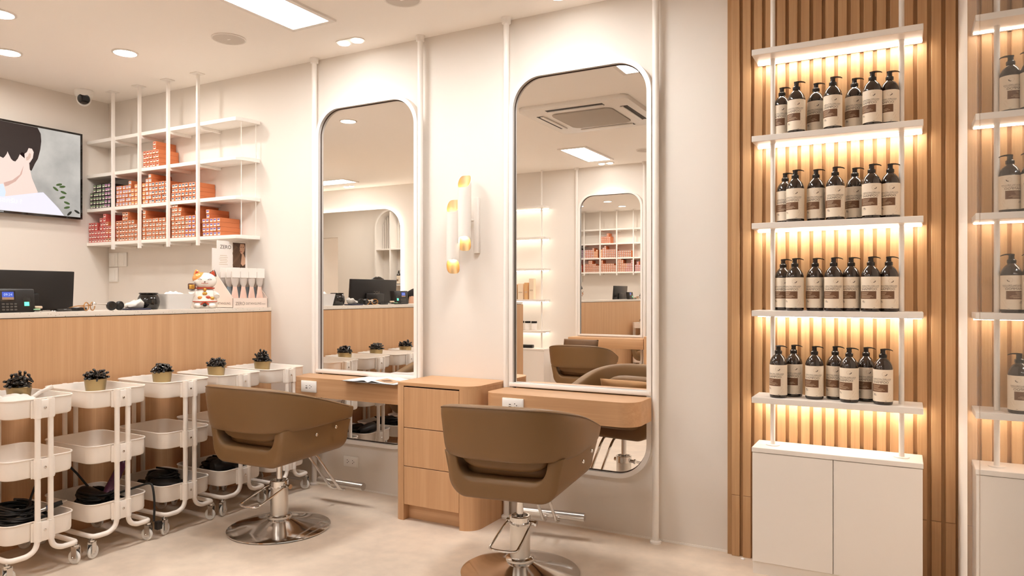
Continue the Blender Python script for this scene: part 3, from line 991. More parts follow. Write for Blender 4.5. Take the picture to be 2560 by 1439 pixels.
def bay(x0, z, cols, place):
    """cols: list of strings, one per column, listed from the bottom up, one letter per box"""
    global nbox
    for ci, s in enumerate(cols):
        for hi, k in enumerate(s):
            if k == ' ': continue
            o = obj('dye_box', BOXME[k], None, (x0 + ci * BXW, SY + .006 + brnd.uniform(0, .006), z + .0003 + hi * BXH))
            base = {'box_orange': 'orange', 'box_black': 'black', 'box_pink': 'pink'}[KINDS[k][0]]
            tag(o, '%s dye box with %s label, %s up in %s column, %s' % (base, KINDS[k][2], ordu[hi], ordw[ci], place), 'box', 'dye boxes, ' + place)
            nbox += 1
bay(-4.975, SZ[1], ['rrrr', 'rrrr', 'rrrr', 'rrrrrr', 'rrrr'], 'upper shelf')
bay(-5.632, SZ[2], ['GGGG', 'GGGGGG', 'GGGGGG', 'GGGGGG', 'GGGGGG', 'MMMMMM', 'MMMMMM', 'MMMMM'], 'leftmost bay, middle shelf')
bay(-5.300, SZ[2], ['lllll', 'lllll', 'lllll', 'cllll', 'cccccc', 'yyyy', 'yyyyy'], 'second bay, middle shelf')
bay(-4.985, SZ[2], ['yyyyy', 'cccccc', 'ccccccc', 'nnnnn', 'nnnnn', 'nnnnn', 'nnnnn', 'nnnnn'], 'third bay, middle shelf')
bay(-4.650, SZ[2], ['nnnn', 'nnnn', 'nnnn', 'nnnn', 'nnnn', 'nnnn', 'nnnn'], 'fourth bay, middle shelf')
bay(-5.655, SZ[3], ['kkkkk', 'kkkkk', 'kkkkk', 'kkk', 'kkkkkk', 'kkkkkkk', 'wkrkr', 'wkrk'], 'leftmost bay, lower shelf')
bay(-5.302, SZ[3], ['wwwww', 'wwwww', 'wwwwwww', 'wwwwwww', 'ggggg', 'ggggg', 'gggg', 'gggg'], 'second bay, lower shelf')
bay(-4.980, SZ[3], ['ggggggg', 'ggggg', 'ggggg', 'ggggg', 'ggggg', 'ggggg', 'ggggg', 'gggg'], 'third bay, lower shelf')
bay(-4.652, SZ[3], ['gggggggg', 'gwgwgggg', 'ggggggg', 'ggggg', 'ppggg', 'ppppp', 'ppppp', 'ppppppp'], 'fourth bay, lower shelf')
bay(-4.318, SZ[3], ['pppp', 'pppppp', 'pppp', 'pppp', 'pppp'], 'rightmost bay, lower shelf')

# ------------------------------------------------------------------ switch plates
for k, (x, z) in enumerate(((-5.59, 1.520), (-5.473, 1.520), (-5.59, 1.400))):
    t = thing('switch_plate', ['upper left blank white wall plate in the corner under the dye shelf', 'upper right blank white wall plate under the dye shelf', 'lower blank white wall plate in the corner under the dye shelf'][k], 'wall plate', (x, DW, z), group='blank wall plates')
    MB().bbox(-.055, .055, -.012, -.0005, -.056, .056, .003).build('plate', 'white_plastic', t)
    MB().bbox(-.040, .028, -.0145, -.0115, -.045, .045, .0015).build('rocker', 'white_plastic', t)

# ------------------------------------------------------------------ trolleys
TX0, TX1, TD = -3.775, -3.366, .296
def basket(z0, z1, t, nm='basket'):
    w, d = (TX1 - TX0) / 2, TD / 2
    def rr(ins, r): return rrect(-w + ins, w - ins, -d + ins, d - ins, r - ins * .5, 7)
    ringsz = [(.010, z0), (.003, z0 + .004), (0, z0 + .014), (0, z1 - .005), (-.0035, z1 - .0045), (-.0045, z1 - .001), (-.003, z1 + .002), (.001, z1 + .001), (.0022, z1 - .004), (.0022, z0 + .015), (.006, z0 + .006), (.014, z0 + .0035)]
    vs = []; fs = []
    n = None
    for ins, z in ringsz:
        o_ = rr(ins, .050); n = len(o_)
        vs += [(x, y, z) for x, y in o_]
    for k in range(len(ringsz) - 1):
        for i in range(n):
            j = (i + 1) % n
            fs.append((k * n + i, k * n + j, (k + 1) * n + j, (k + 1) * n + i))
    fs.append(tuple(reversed(range(n))))
    fs.append(tuple(range((len(ringsz) - 1) * n, len(ringsz) * n)))
    return MB().add(vs, fs).build(nm, 'cream_metal', t, smooth=40)
BZ = ((.703, .786), (.438, .524), (.160, .247))
def trolley(label):
    t = thing('utility_trolley', label, 'trolley', group='cream three-tier trolleys before the counter')
    w, d = (TX1 - TX0) / 2, TD / 2
    for z0, z1 in BZ: basket(z0, z1, t)
    r = .0118
    for sx in (-1, 1):
        xs = sx * (w + r + .0022)
        for sy in (-1, 1):
            yy = sy * .0275
            ye = sy * (d - .002)
            pts = [(xs, yy, .788), (xs, yy, .20), (xs, yy, .155), (xs, yy + sy * .012, .120), (xs, yy + sy * .045, .104), (xs, ye - sy * .05, .104)]
            pts += [(xs, ye - sy * .018, .104), (xs - sx * .012, ye - sy * .002, .104), (xs - sx * .045, ye, .104), (xs - sx * (w + .02), ye, .104)]
            MB().tube(pts, r, 12, smooth=2).build('tube_leg', 'cream_metal', t)
        for z0, z1 in BZ:
            pl = MB().bbox(xs - sx * .010, xs + sx * .0085, -.030, .030, z0 - .004, z1 - .006, .002, 2)
            for yy in (-.0275, .0275):
                pl.cyl((xs, yy, z0 - .004), (xs, yy, z1 - .003), .0150, n=20)
            pl.box(xs - sx * .012, xs - sx * .004, -.050, .050, z0 - .002, z1 - .008)
            pl = pl.build('bracket_plate', 'cream_metal', t)
            MB().lathe([(.0062, 0), (.0055, .0022), (.002, .003), (0, .003)], 12).build('screw', 'chrome', pl, loc=(xs + sx * .0084, 0, (z0 + z1) / 2), rot=(0, sx * pi / 2, 0))
    # swivel castors
    for i, (sx, sy) in enumerate(((1, -1), (1, 1), (-1, -1), (-1, 1))):
        cx_, cy_ = sx * (w - .02), sy * (d - .002)
        cx_ = sx * (w + .004); 
        cst = MB().cyl((0, 0, .104), (0, 0, .078), .005, n=10).cyl((0, 0, .090), (0, 0, .082), .0135, n=18)
        cst.box(-.013, -.0105, -.012, .016, .028, .082).box(.0105, .013, -.012, .016, .028, .082).box(-.013, .013, -.012, .012, .0785, .0815)
        cst.cyl((-.014, .010, .031), (.014, .010, .031), .0035, n=10)
        a = (radians(20), radians(105), radians(30), radians(120))[i]
        c = cst.build('castor', 'chrome', t, loc=(cx_, cy_, 0), rot=(0, 0, a))
        MB().lathe([(0, -.0085), (.012, -.0085), (.015, -.006), (.027, -.007), (.031, -.004), (.031, .004), (.027, .007), (.015, .006), (.012, .0085), (0, .0085)], 26, (0, .010, .031), axis='X').build('wheel', 'white_plastic', c)
    return t
TY = (1.954, 2.318, 2.695, 3.057, 3.411)
tl = ['cream three-tier trolley at the left edge of the picture', 'second cream trolley from the left, holding a purple hair iron', 'third cream trolley from the left, before the counter', 'fourth cream trolley from the left, behind the brown chair', 'cream three-tier trolley closest to the mirror wall']
tm = trolley(tl[0])
TC = []
for i, y1 in enumerate(TY):
    loc = ((TX0 + TX1) / 2, y1 - TD / 2, 0)
    if i == 0: tm.location = loc
    else: copy_tree(tm, None, loc, 0, tl[i])
    TC.append(loc)

# gold buckets of black clips
bk = MB().lathe([(0, .0), (.038, 0), (.040, .003), (.052, .104), (.0535, .105), (.0515, .106), (.0505, .103), (.039, .006), (0, .006)], 32).mesh('clip_bucket', 'bucket_gold')
clip = MB()
for s_ in (-1, 1):     # two chunky jaws meeting at the tip, with rounded thumb pads
    clip.tube([(0, 0, -.032), (0, s_ * .0035, -.012), (0, s_ * .006, .004), (0, s_ * .010, .022)], .0048, 8, smooth=1)
    clip.ell((0, s_ * .012, .024), (.0090, .0068, .0130), 12, 8)
clip.cyl((-.0065, 0, -.002), (.0065, 0, -.002), .0055, n=10)
clip.map(lambda x, y, z: (x * .95, y * .95, z * .66))
clip_me = clip.mesh('hair_clip', 'black_gloss')
whichtr = ['leftmost trolley', 'second trolley from the left', 'third trolley from the left', 'fourth trolley from the left', 'trolley closest to the mirror wall']
crn = random.Random(5)
BO = (-.080, .048)
for i, (x, y, z) in enumerate(TC):
    b_ = obj('clip_bucket', bk, None, (x + BO[0], y + BO[1], .7075))
    tag(b_, 'small gold bucket full of black clips on the ' + whichtr[i], 'bucket', 'gold clip buckets')
    for k in range(26):
        a = 2.39996 * k + i; rr_ = .044 * sqrt((k + .5) / 26)
        zz = .816 + .022 * (1 - (rr_ / .047) ** 2) + crn.uniform(-.005, .008)
        up = k % 6 == 0 and i in (0, 4)
        tilt = radians(crn.uniform(15, 40)) if up else radians(crn.uniform(55, 100))
        o = obj('hair_clip', clip_me, None, (x + BO[0] + rr_ * cos(a), y + BO[1] + rr_ * sin(a), zz + (.022 if up else 0)), (tilt, crn.uniform(-.4, .4), crn.uniform(0, 6.28)))
        tag(o, 'black sectioning clip heaped in the gold bucket on the ' + whichtr[i], 'hair clip', 'black clips on the ' + whichtr[i])

# plastic bag on the first trolley
mat('bag_plastic', rgb(244, 238, 230), 0.35, trans=0.25, ior=1.2)
mb = MB().ell((0, 0, 0), (.10, .075, .048), 36, 22)
def crum(x, y, z):
    v = Vector((x * 16, y * 16, z * 16))
    k = 1 + .30 * noise.noise(v) + .13 * noise.noise(v * 2.7)
    return (x * k, y * k, max(-.036, z * k))
mb.map(crum)
k0 = len(mb.v)
for sx in (-1, 1):
    pts = [(sx * .05, 0, .025), (sx * .085, .005, .045), (sx * .135, .012, .066)]
    mb.tube(pts, .010, 8, smooth=2)
def ear(x, y, z):
    v = Vector((x * 40, y * 40, z * 40)); k = noise.noise(v) * .006
    return (x + k, y + k * 2, z + k)
mb.map(ear, k0)
o = mb.build('plastic_bag', 'bag_plastic', None, 70, (TC[0][0] + .03, TC[0][1] - .01, .7455), (0, 0, radians(75)))
tag(o, 'knotted white plastic bag in the top tray of the leftmost trolley', 'bag')

# hair tools and cords in the lower trays
mat('tool_black', rgb(30, 26, 24), 0.4)
mat('tool_purple', rgb(84, 36, 72), 0.22, coat=.4)
mat('cord_black', rgb(22, 20, 19), 0.5)
def cord(label, c, n, R, zr, seed, extra=None, r=.0055):
    q = random.Random(seed)
    pts = []
    for i in range(n):
        a = 2 * pi * i / 7.3 + q.uniform(-.25, .25)
        rx = R[0] * q.uniform(.55, 1.0); ry = R[1] * q.uniform(.55, 1.0)
        pts.append((c[0] + rx * cos(a), c[1] + ry * sin(a), c[2] + zr * (i / n) * q.uniform(.5, 1)))
    if extra: pts += extra
    tag(MB().tube(pts, r, 7, smooth=2).build('coiled_cable', 'cord_black', None, 60), label, 'cord', 'black cords in trolley trays')
def dryer(label, loc, rot, body='tool_black', tagged=False):
    t = thing('hair_dryer', label, 'hair dryer', loc, 0, 'hair tools in trolley trays')
    t.rotation_euler = rot
    MB().lathe([(0, -.085), (.030, -.083), (.038, -.070), (.040, -.03), (.036, .02), (.027, .065), (.026, .080), (.024, .080)], 24, axis='X').build('barrel', body, t)
    MB().lathe([(.027, .075), (.030, .078), (.028, .10), (.016, .135), (.014, .135)], 20, axis='X').build('nozzle', 'tool_black', t)
    MB().tube([(-.02, 0, -.02), (-.015, .03, -.028), (.0, .085, -.03), (.004, .13, -.03)], .0145, 12, smooth=2).build('handle', body, t)
    if tagged:
        MB().box(-.03, .01, -.014, .014, .0395, .0402).build('rating_label', 'tag_white', t, smooth=0)
    return t
for i, (x, y, z) in enumerate(TC):
    zb = .166
    if i == 0:
        for k in range(6):
            cord('black cable bundle in the bottom tray of the leftmost trolley', (x - .01, y, zb + .006 + .018 * k), 26, (.165 - .008 * k, .115 - .006 * k), .030, 20 + k)
        cord('black cord draped between the two leftmost trolleys', (x + .02, y + .06, zb + .06), 14, (.13, .06), .02, 40, [(x - .1, y + .13, .33), (x - .12, y + .2, .43), (x - .13, y + .3, .40), (x - .05, y + .38, .24)])
        dryer('black hair dryer among cables in the bottom tray of the leftmost trolley', (x - .06, y - .02, zb + .062), (0, 0, radians(30)))
        t = thing('curling_iron', 'silver and black curling iron poking from the leftmost trolley', 'curling iron', (x + .06, y + .03, zb + .075), 0)
        t.rotation_euler = (0, radians(-16), radians(62))
        MB().cyl((-.13, 0, 0), (.06, 0, 0), .0105, n=16).build('barrel', 'brushed_steel', t)
        MB().cyl((.060, 0, 0), (.068, 0, 0), .0125, n=16).build('blue_ring', 'tag_navy', t)
        MB().cyl((.068, 0, 0), (.125, 0, 0), .0135, .011, n=16).build('handle', 'tool_black', t)
        for dy in (-.007, .007):
            MB().cyl((.125, dy, .0), (.145, dy, .0), .0025, n=8).build('plug_pin', 'chrome', t)
    if i == 1:
        for k in range(5):
            cord('black cable bundle in the bottom tray of the second trolley', (x, y, zb + .006 + .017 * k), 26, (.165 - .008 * k, .115 - .006 * k), .028, 50 + k)
        t = thing('hair_iron', 'purple hair iron standing up in the second trolley from the left', 'hair iron', (x + .045, y + .03, zb + .065), 0)
        t.rotation_euler = (radians(-8), radians(-38), radians(-58))
        MB().lathe([(0, 0), (.024, .004), (.027, .04), (.024, .10), (.022, .16), (.017, .195), (0, .20)], 20).build('grip', 'tool_purple', t)
        MB().cyl((0, 0, .198), (0, 0, .225), .009, .006, n=12).build('cord_guard', 'tool_black', t)
        MB().bbox(.020, .031, -.007, .007, .07, .11, .003).build('switch', 'tool_purple', t)
        MB().bbox(-.03, .03, -.03, .03, -.05, .005, .01).build('head', 'tool_black', t)
        dryer('black hair dryer lying beside the purple hair iron', (x - .02, y - .01, zb + .070), (0, 0, 0))
        cord('black cord hanging over the edge of the second trolley', (x + .08, y + .05, zb + .05), 6, (.06, .05), .02, 60,
             [(x + .15, y + .13, .27), (x + .19, y + .17, .285), (x + .215, y + .165, .262), (x + .226, y + .165, .20), (x + .228, y + .163, .14), (x + .228, y + .16, .095)])
        b_ = MB().bbox(-.014, .014, -.014, .014, -.02, .022, .004).build('electric_plug', 'tool_black', None, loc=(x + .247, y + .185, .065))
        b_.location = (x + .228, y + .185, .068)
        tag(b_, 'black plug hanging beside the castor of the second trolley', 'plug')
    if i == 2:
        for k in range(5):
            cord('black cable bundle in the bottom tray of the third trolley', (x - .01, y, zb + .006 + .020 * k), 26, (.155 - .010 * k, .11 - .008 * k), .028, 70 + k)
        dryer('black hair dryer on top of the pile in the third trolley', (x - .03, y + .01, zb + .072), (0, radians(8), radians(115)))
        dryer('black hair dryer underneath in the third trolley', (x + .07, y - .03, zb + .050), (0, 0, radians(30)))
    if i == 3:
        for k in range(5):
            cord('black cable bundle in the bottom tray of the fourth trolley', (x, y, zb + .006 + .018 * k), 26, (.165 - .008 * k, .115 - .006 * k), .03, 80 + k)
        dryer('black hair dryer with a white rating label in the fourth trolley', (x + .085, y - .02, zb + .085), (radians(-30), 0, radians(80)), tagged=True)
        dryer('black hair dryer lying at the back of the fourth trolley', (x - .05, y + .0, zb + .070), (0, radians(6), radians(150)))
    if i == 4:
        for k in range(5):
            cord('black cable coil in the bottom tray of the trolley closest to the mirror wall', (x, y, zb + .006 + .016 * k), 26, (.14, .10), .03, 90 + k)
for k, (i, dx, dy, rz) in enumerate(((0, -.02, -.04, .3), (0, .03, -.02, .9), (1, .10, .09, 1.3), (2, .11, .08, 1.2))):
    x, y, z = TC[i]
    m = MB().tube([(-.07, 0, 0), (.03, .004, 0), (.075, 0, .003)], .0045, 8, smooth=1).tube([(-.07, .003, .006), (.03, .010, .007), (.075, .004, .008)], .004, 8, smooth=1)
    o = m.build('duckbill_clip', 'gold_metal', None, 60, (x + dx, y + dy, .4465), (0, 0, rz))
    tag(o, ['gold duckbill clip in the middle tray of the leftmost trolley', 'second gold duckbill clip in the middle tray of the leftmost trolley', 'gold clip at the back of the second trolley middle tray', 'gold clip at the back of the third trolley middle tray'][k], 'hair clip', 'gold duckbill clips')

# ------------------------------------------------------------------ wall sconce
t = thing('wall_sconce', 'white double-tube wall sconce with gold insides between the mirrors', 'wall lamp', (-2.20, DW, 1.64))
MB().bbox(.020, .052, -.022, -.0005, -.16, .16, .004).build('back_plate', 'white_lacquer', t)
MB().cyl((.015, -.022, .03), (.015, -.05, .03), .008, n=12).cyl((-.02, -.04, -.06), (.0, -.06, -.06), .008, n=12).build('arm', 'white_lacquer', t)
def sconce_tube(cx_, cy_, z0, z1, r=.0385):
    n = 36
    tb = MB(); ti = MB()
    for mb, rr_ in ((tb, r), (ti, r - .0022)):
        vs = []
        for i in range(n):
            a = 2 * pi * i / n
            x, y = rr_ * cos(a), rr_ * sin(a)
            # slanted scoop: low at the front-left, high at the back-right
            c = (x * .55 - y * .84) / rr_           # 1 at front-right
            f = (1 - (-x * .45 + y * .89) / rr_) / 2        # 1 at the front
            f = f * f * (3 - 2 * f)
            vs.append((cx_ + x, cy_ + y, z0 + .078 * f)); 
        for i in range(n):
            a = 2 * pi * i / n
            x, y = rr_ * cos(a), rr_ * sin(a)
            f = (1 - (-x * .2 + y * .98) / rr_) / 2
            f = f * f * (3 - 2 * f)
            vs.append((cx_ + x, cy_ + y, z1 - .078 * f))
        mb.add(vs, [(i, (i + 1) % n, n + (i + 1) % n, n + i) for i in range(n)])
    k = len(tb.v)
    for i in range(2):     # rims
        vs = [tb.v[i * n + j] for j in range(n)] + [ti.v[i * n + j] for j in range(n)]
        tb.add(vs, [(j, (j + 1) % n, n + (j + 1) % n, n + j) for j in range(n)])
    o = tb.build('lamp_tube', 'white_lacquer', t, 50)
    ti.build('gold_lining', 'brass_inside', o, 50)
    for z in (z0 + .105, z1 - .105):
        MB().ell((cx_, cy_, z), (.022, .022, .026), 16, 10).build('bulb', 'bulb_light', o)
    return o
sconce_tube(.0, -.088, 1.494 - 1.64, 1.926 - 1.64)
sconce_tube(-.070, -.098, 1.364 - 1.64, 1.790 - 1.64)

# ------------------------------------------------------------------ magazine on the oak table
mat('paper', rgb(246, 244, 242), 0.4)
mat('navy_cover', rgb(44, 44, 66), 0.4)
mat('photo_tan', rgb(196, 160, 126), 0.5)
mat('photo_brown', rgb(120, 84, 58), 0.5)
t = thing('magazine', 'open white magazine lying on the oak table nearest the counter', 'magazine', (-2.73, 3.385, .7302), radians(-2))
mb = MB(); vs = []; fs = []
n = 14
for i in range(n + 1):
    u = -1 + 2 * i / n
    z = .004 + .010 * math.exp(-((abs(u) - .12) / .28) ** 2) * (abs(u) > .02)
    vs += [(u * .20, -.125 + .0, z), (u * .20, .11, z)]
for i in range(n): fs.append((2 * i, 2 * i + 2, 2 * i + 3, 2 * i + 1))
m2 = MB().add(vs, fs)
m2.add([(x, y, .0012) for x, y, z in vs], fs)
o = m2.build('pages', 'paper', t, 60)
MB().box(-.202, .202, -.127, .112, 0, .0011).build('cover', 'navy_cover', t, smooth=0)
def onp(x): return .0046 + .010 * math.exp(-((abs(x / .20) - .12) / .28) ** 2) + .0008
m3 = MB(); 
for a, c_ in ((.03, .10), (.10, .16)):
    m3.add([(a, -.095, onp(a)), (c_, -.095, onp(c_)), (c_, .01, onp(c_)), (a, .01, onp(a))], [(0, 1, 2, 3)])
m3.build('photo_print', 'photo_tan', o, smooth=0)
MB().add([(.05, -.07, onp(.05) + .0006), (.085, -.08, onp(.085) + .0006), (.11, -.03, onp(.11) + .001), (.07, -.01, onp(.07) + .0006)], [(0, 1, 2, 3)]).build('photo_figure', 'photo_brown', o, smooth=0)

# scrap of paper by the slat wall
mb = MB().ell((0, 0, 0), (.010, .007, .005), 10, 7).map(lambda x, y, z: (x * (1 + .4 * noise.noise(Vector((x * 200, y * 200, z * 200)))), y * (1 + .4 * noise.noise(Vector((y * 220, x * 150, 3)))), max(-.004, z)))
o = mb.build('paper_scrap', 'paper', None, 60, (-.668, 3.485, .004))
tag(o, 'tiny white paper scrap on the floor by the slat wall', 'litter')
# ------------------------------------------------------------------ television on the wall behind the counter
t = thing('wall_television', 'wall-mounted television showing a dark-haired figure in white', 'television', (XL, 2.73, 2.155))
MB().bbox(.025, .055, -.572, .572, -.332, .330, .004).build('cabinet', 'black_plastic', t)
MB().box(.001, .026, -.25, .25, -.15, .15).build('mount', 'black_plastic', t, smooth=0)
fr = MB()
fr.box(.055, .062, -.572, .572, .316, .330).box(.055, .062, -.572, .572, -.332, -.318).box(.055, .062, -.572, -.558, -.318, .316).box(.055, .062, .558, .572, -.318, .316)
fr.build('bezel', 'black_gloss', t, smooth=0)
def emat(name, c, s=0.85):
    m = mat(name, (0.01, 0.01, 0.01, 1), 0.25, emis=c, es=s)
    return m
def tv_back():
    m = emat('tv_backdrop', rgb(206, 200, 192), 0.8)
    nt = m.node_tree; L = nt.links.new
    tc = nt.nodes.new('ShaderNodeTexCoord'); n = nt.nodes.new('ShaderNodeTexNoise'); n.inputs['Scale'].default_value = 5; n.inputs['Detail'].default_value = 5
    r = nt.nodes.new('ShaderNodeValToRGB')
    r.color_ramp.elements[0].position = .3; r.color_ramp.elements[0].color = rgb(176, 172, 166)
    r.color_ramp.elements[1].position = .7; r.color_ramp.elements[1].color = rgb(216, 210, 202)
    L(tc.outputs['Object'], n.inputs['Vector']); L(n.outputs['Fac'], r.inputs[0]); L(r.outputs[0], nt.nodes['Principled BSDF'].inputs['Emission Color'])
tv_back()
emat('tv_hair', rgb(40, 26, 26), .8); emat('tv_skin', rgb(244, 218, 206), .9); emat('tv_shade', rgb(220, 178, 164), .85); emat('tv_ear', rgb(226, 190, 172), .85)
emat('tv_shirt', rgb(232, 228, 244), .95); emat('tv_collar', rgb(214, 226, 240), .95); emat('tv_leaf', rgb(74, 98, 52), .8); emat('tv_leaf_dark', rgb(34, 38, 32), .8); emat('tv_text', rgb(250, 250, 250), 1.0)
scr = MB().box(.0555, .0565, -.558, .558, -.318, .316).build('screen', 'tv_backdrop', t, smooth=0)
TVP = {}
TVP['skin'] = [(2.50, 2.217), (2.756, 2.24), (2.772, 2.279), (2.888, 2.299), (2.922, 2.269), (2.919, 2.201), (2.925, 2.147), (2.936, 2.094), (2.956, 2.042), (2.978, 1.994), (2.933, 1.975), (2.877, 1.935), (2.821, 1.892), (2.777, 1.884), (2.756, 1.921), (2.764, 1.969), (2.748, 2.026), (2.66, 2.005), (2.56, 2.04), (2.51, 2.12)]
TVP['jaw'] = [(2.748, 2.035), (2.805, 2.061), (2.854, 2.107), (2.88, 2.177), (2.867, 2.111), (2.827, 2.055), (2.777, 2.018), (2.756, 2.009)]
TVP['hair'] = [(2.52, 2.471), (2.723, 2.4705), (2.849, 2.470), (2.975, 2.470), (2.997, 2.429), (3.001, 2.375), (2.994, 2.312), (2.977, 2.241), (2.956, 2.201), (2.936, 2.152), (2.931, 2.145), (2.921, 2.153), (2.917, 2.207), (2.888, 2.263), (2.867, 2.272), (2.854, 2.254), (2.84, 2.219), (2.824, 2.197), (2.81, 2.199), (2.796, 2.211), (2.783, 2.245), (2.772, 2.261), (2.769, 2.246), (2.756, 2.223), (2.745, 2.209), (2.69, 2.23), (2.60, 2.215), (2.50, 2.24), (2.46, 2.34)]
TVP['ear'] = [(2.913, 2.309), (2.936, 2.308), (2.948, 2.285), (2.942, 2.241), (2.922, 2.205), (2.894, 2.197), (2.887, 2.226), (2.885, 2.262), (2.902, 2.279)]
TVP['ear_in'] = [(2.917, 2.274), (2.929, 2.27), (2.927, 2.242), (2.913, 2.222), (2.898, 2.216), (2.895, 2.237), (2.908, 2.248)]
TVP['shirt'] = [(2.36, 1.90), (2.50, 1.96), (2.66, 1.95), (2.753, 1.932), (2.783, 1.882), (2.877, 1.935), (2.978, 1.992), (3.015, 1.999), (3.038, 1.978), (3.086, 1.927), (3.123, 1.894), (3.165, 1.841), (2.34, 1.839)]
TVP['collar'] = [(2.68, 2.012), (2.745, 2.027), (2.762, 1.972), (2.753, 1.917), (2.69, 1.90)]
TVLEAF = [(3.129, 2.071, .3), (3.104, 2.036, -.6), (3.153, 2.058, .2), (3.162, 2.015, -.3), (3.153, 1.976, .4), (3.187, 1.939, -.3), (3.187, 1.904, .3), (3.206, 1.861, .8), (3.263, 1.879, -.5)]
for i, (k, m, nm) in enumerate((('skin', 'tv_skin', 'screen_skin'), ('jaw', 'tv_shade', 'screen_shading'), ('collar', 'tv_collar', 'screen_collar'), ('shirt', 'tv_shirt', 'screen_shirt'), ('hair', 'tv_hair', 'screen_hair'), ('ear', 'tv_skin', 'screen_ear'), ('ear_in', 'tv_ear', 'screen_ear'))):
    x = .0567 + .0002 * i
    pts = TVP[k]
    bm = bmesh.new()
    f = bm.faces.new([bm.verts.new((x, y - 2.73, z - 2.155)) for y, z in pts])
    bmesh.ops.triangulate(bm, faces=[f])
    MB().bm(bm).build(nm, m, scr, smooth=0)
for i, (y, z, a) in enumerate(TVLEAF):
    V = []
    for q in range(10):
        b_ = 2 * pi * q / 10
        lx, lz = .024 * cos(b_), .009 * sin(b_)
        V.append((.0568, y - 2.73 + lx * cos(a) - lz * sin(a), z - 2.155 + lx * sin(a) + lz * cos(a)))
    MB().add(V, [tuple(range(10))]).build('screen_leaf', 'tv_leaf' if i < 7 else 'tv_leaf_dark', scr, smooth=0)
text_obj('จะให้รอครับ ?', .046, 'tv_text', scr, (.0585, 2.868 - 2.73, 1.898 - 2.155), (pi / 2, 0, pi / 2), align='RIGHT')
text_obj('SAMSUNG', .010, 'tv_text', t, (.0622, -.03, -.328), (pi / 2, 0, pi / 2))

# ------------------------------------------------------------------ things on the counter
CT = 1.1552
# computer screen (its back towards the room), standing on the lower desk
t = thing('computer_monitor', 'black computer monitor with its back turned behind the counter', 'monitor', (-4.125, 2.062, .7452))
o = MB().bbox(-.010, .012, -.310, .310, -.18, .18, .003).build('panel', 'black_plastic', t)
o.location = (0, 0, .448); o.rotation_euler = (0, radians(4), 0)
hs = MB().bbox(.010, .030, -.12, .12, -.10, .06, .008).build('rear_housing', 'black_plastic', o)
mat('logo_grey', rgb(110, 100, 92), 0.4)
text_obj('AOC', .040, 'logo_grey', o, (.0306, -.055, .052), (pi / 2, 0, pi / 2))
MB().box(.012, .0125, -.31, .31, .18, .18).build('edge_strip', 'black_plastic', o, smooth=0)
MB().bbox(-.012, .04, -.03, .03, .03, .40, .006).build('stand_neck', 'black_plastic', t)
MB().bbox(-.10, .10, -.12, .12, 0, .016, .005).build('stand_foot', 'black_plastic', t)

# attendance terminal
t = thing('time_clock', 'black fingerprint time clock with a small blue screen on the counter', 'time clock', (-3.905, 1.955, CT))
bo = MB().bbox(-.03, .02, -.098, .098, 0, .118, .008)
bo.map(lambda x, y, z: (x - .012 * (z / .118), y, z))
bo.build('housing', 'black_plastic', t)
ti_ = .012 / .118
def face(y0, y1, z0, z1, nm, m, off=.0006):
    vs = [(.02 - ti_ * z + off, y, z) for y, z in ((y0, z0), (y1, z0), (y1, z1), (y0, z1))]
    return MB().add(vs, [(0, 1, 2, 3)]).build(nm, m, t, smooth=0)
emat('clock_blue', rgb(58, 86, 190), 1.0); emat('clock_white', rgb(190, 205, 240), 1.0); emat('clock_tan', rgb(170, 130, 100), .8); emat('clock_green', rgb(90, 240, 170), 2.0)
face(-.062, .006, .055, .108, 'screen_border', 'black_gloss', .0004)
face(-.055, -.002, .064, .103, 'screen', 'clock_blue', .0010)
face(-.055, -.002, .064, .076, 'screen_footer', 'clock_tan', .0013)
text_obj('09:24', .0175, 'clock_white', t, (.0145, -.0485, .083), (pi / 2, 0, pi / 2))
face(.040, .076, .028, .075, 'sensor_well', 'black_gloss', .0004)
face(.045, .068, .032, .052, 'sensor', 'clock_green', .0010)
mat('key_grey', rgb(92, 86, 80), 0.4)
for i in range(3):
    for j in range(4):
        yy = -.058 + .0185 * j; zz = .010 + .014 * i
        MB().bbox(.0165 - ti_ * zz, .0225 - ti_ * zz, yy, yy + .013, zz, zz + .008, .002, 1).build('key', 'key_grey', t)

# brown spectacles
t = thing('spectacles', 'brown-framed spectacles lying folded on the counter before the monitor', 'glasses', (-3.915, 2.345, CT), radians(35))
mat('tortoise', rgb(170, 118, 62), 0.25)
for sy in (-1, 1):
    MB().tube([(.0, sy * .036 + .026 * cos(a), .024 + .022 * sin(a)) for a in [2 * pi * i / 20 for i in range(20)]], .0028, 8, closed=True).build('rim', 'tortoise', t)
    MB().tube([(0, sy * .064, .030), (-.05, sy * .060, .026), (-.11, sy * .045, .006)], .0024, 8, smooth=2).build('temple', 'tortoise', t)
MB().tube([(0, -.010, .030), (.002, 0, .034), (0, .010, .030)], .0025, 8, smooth=2).build('bridge', 'tortoise', t)
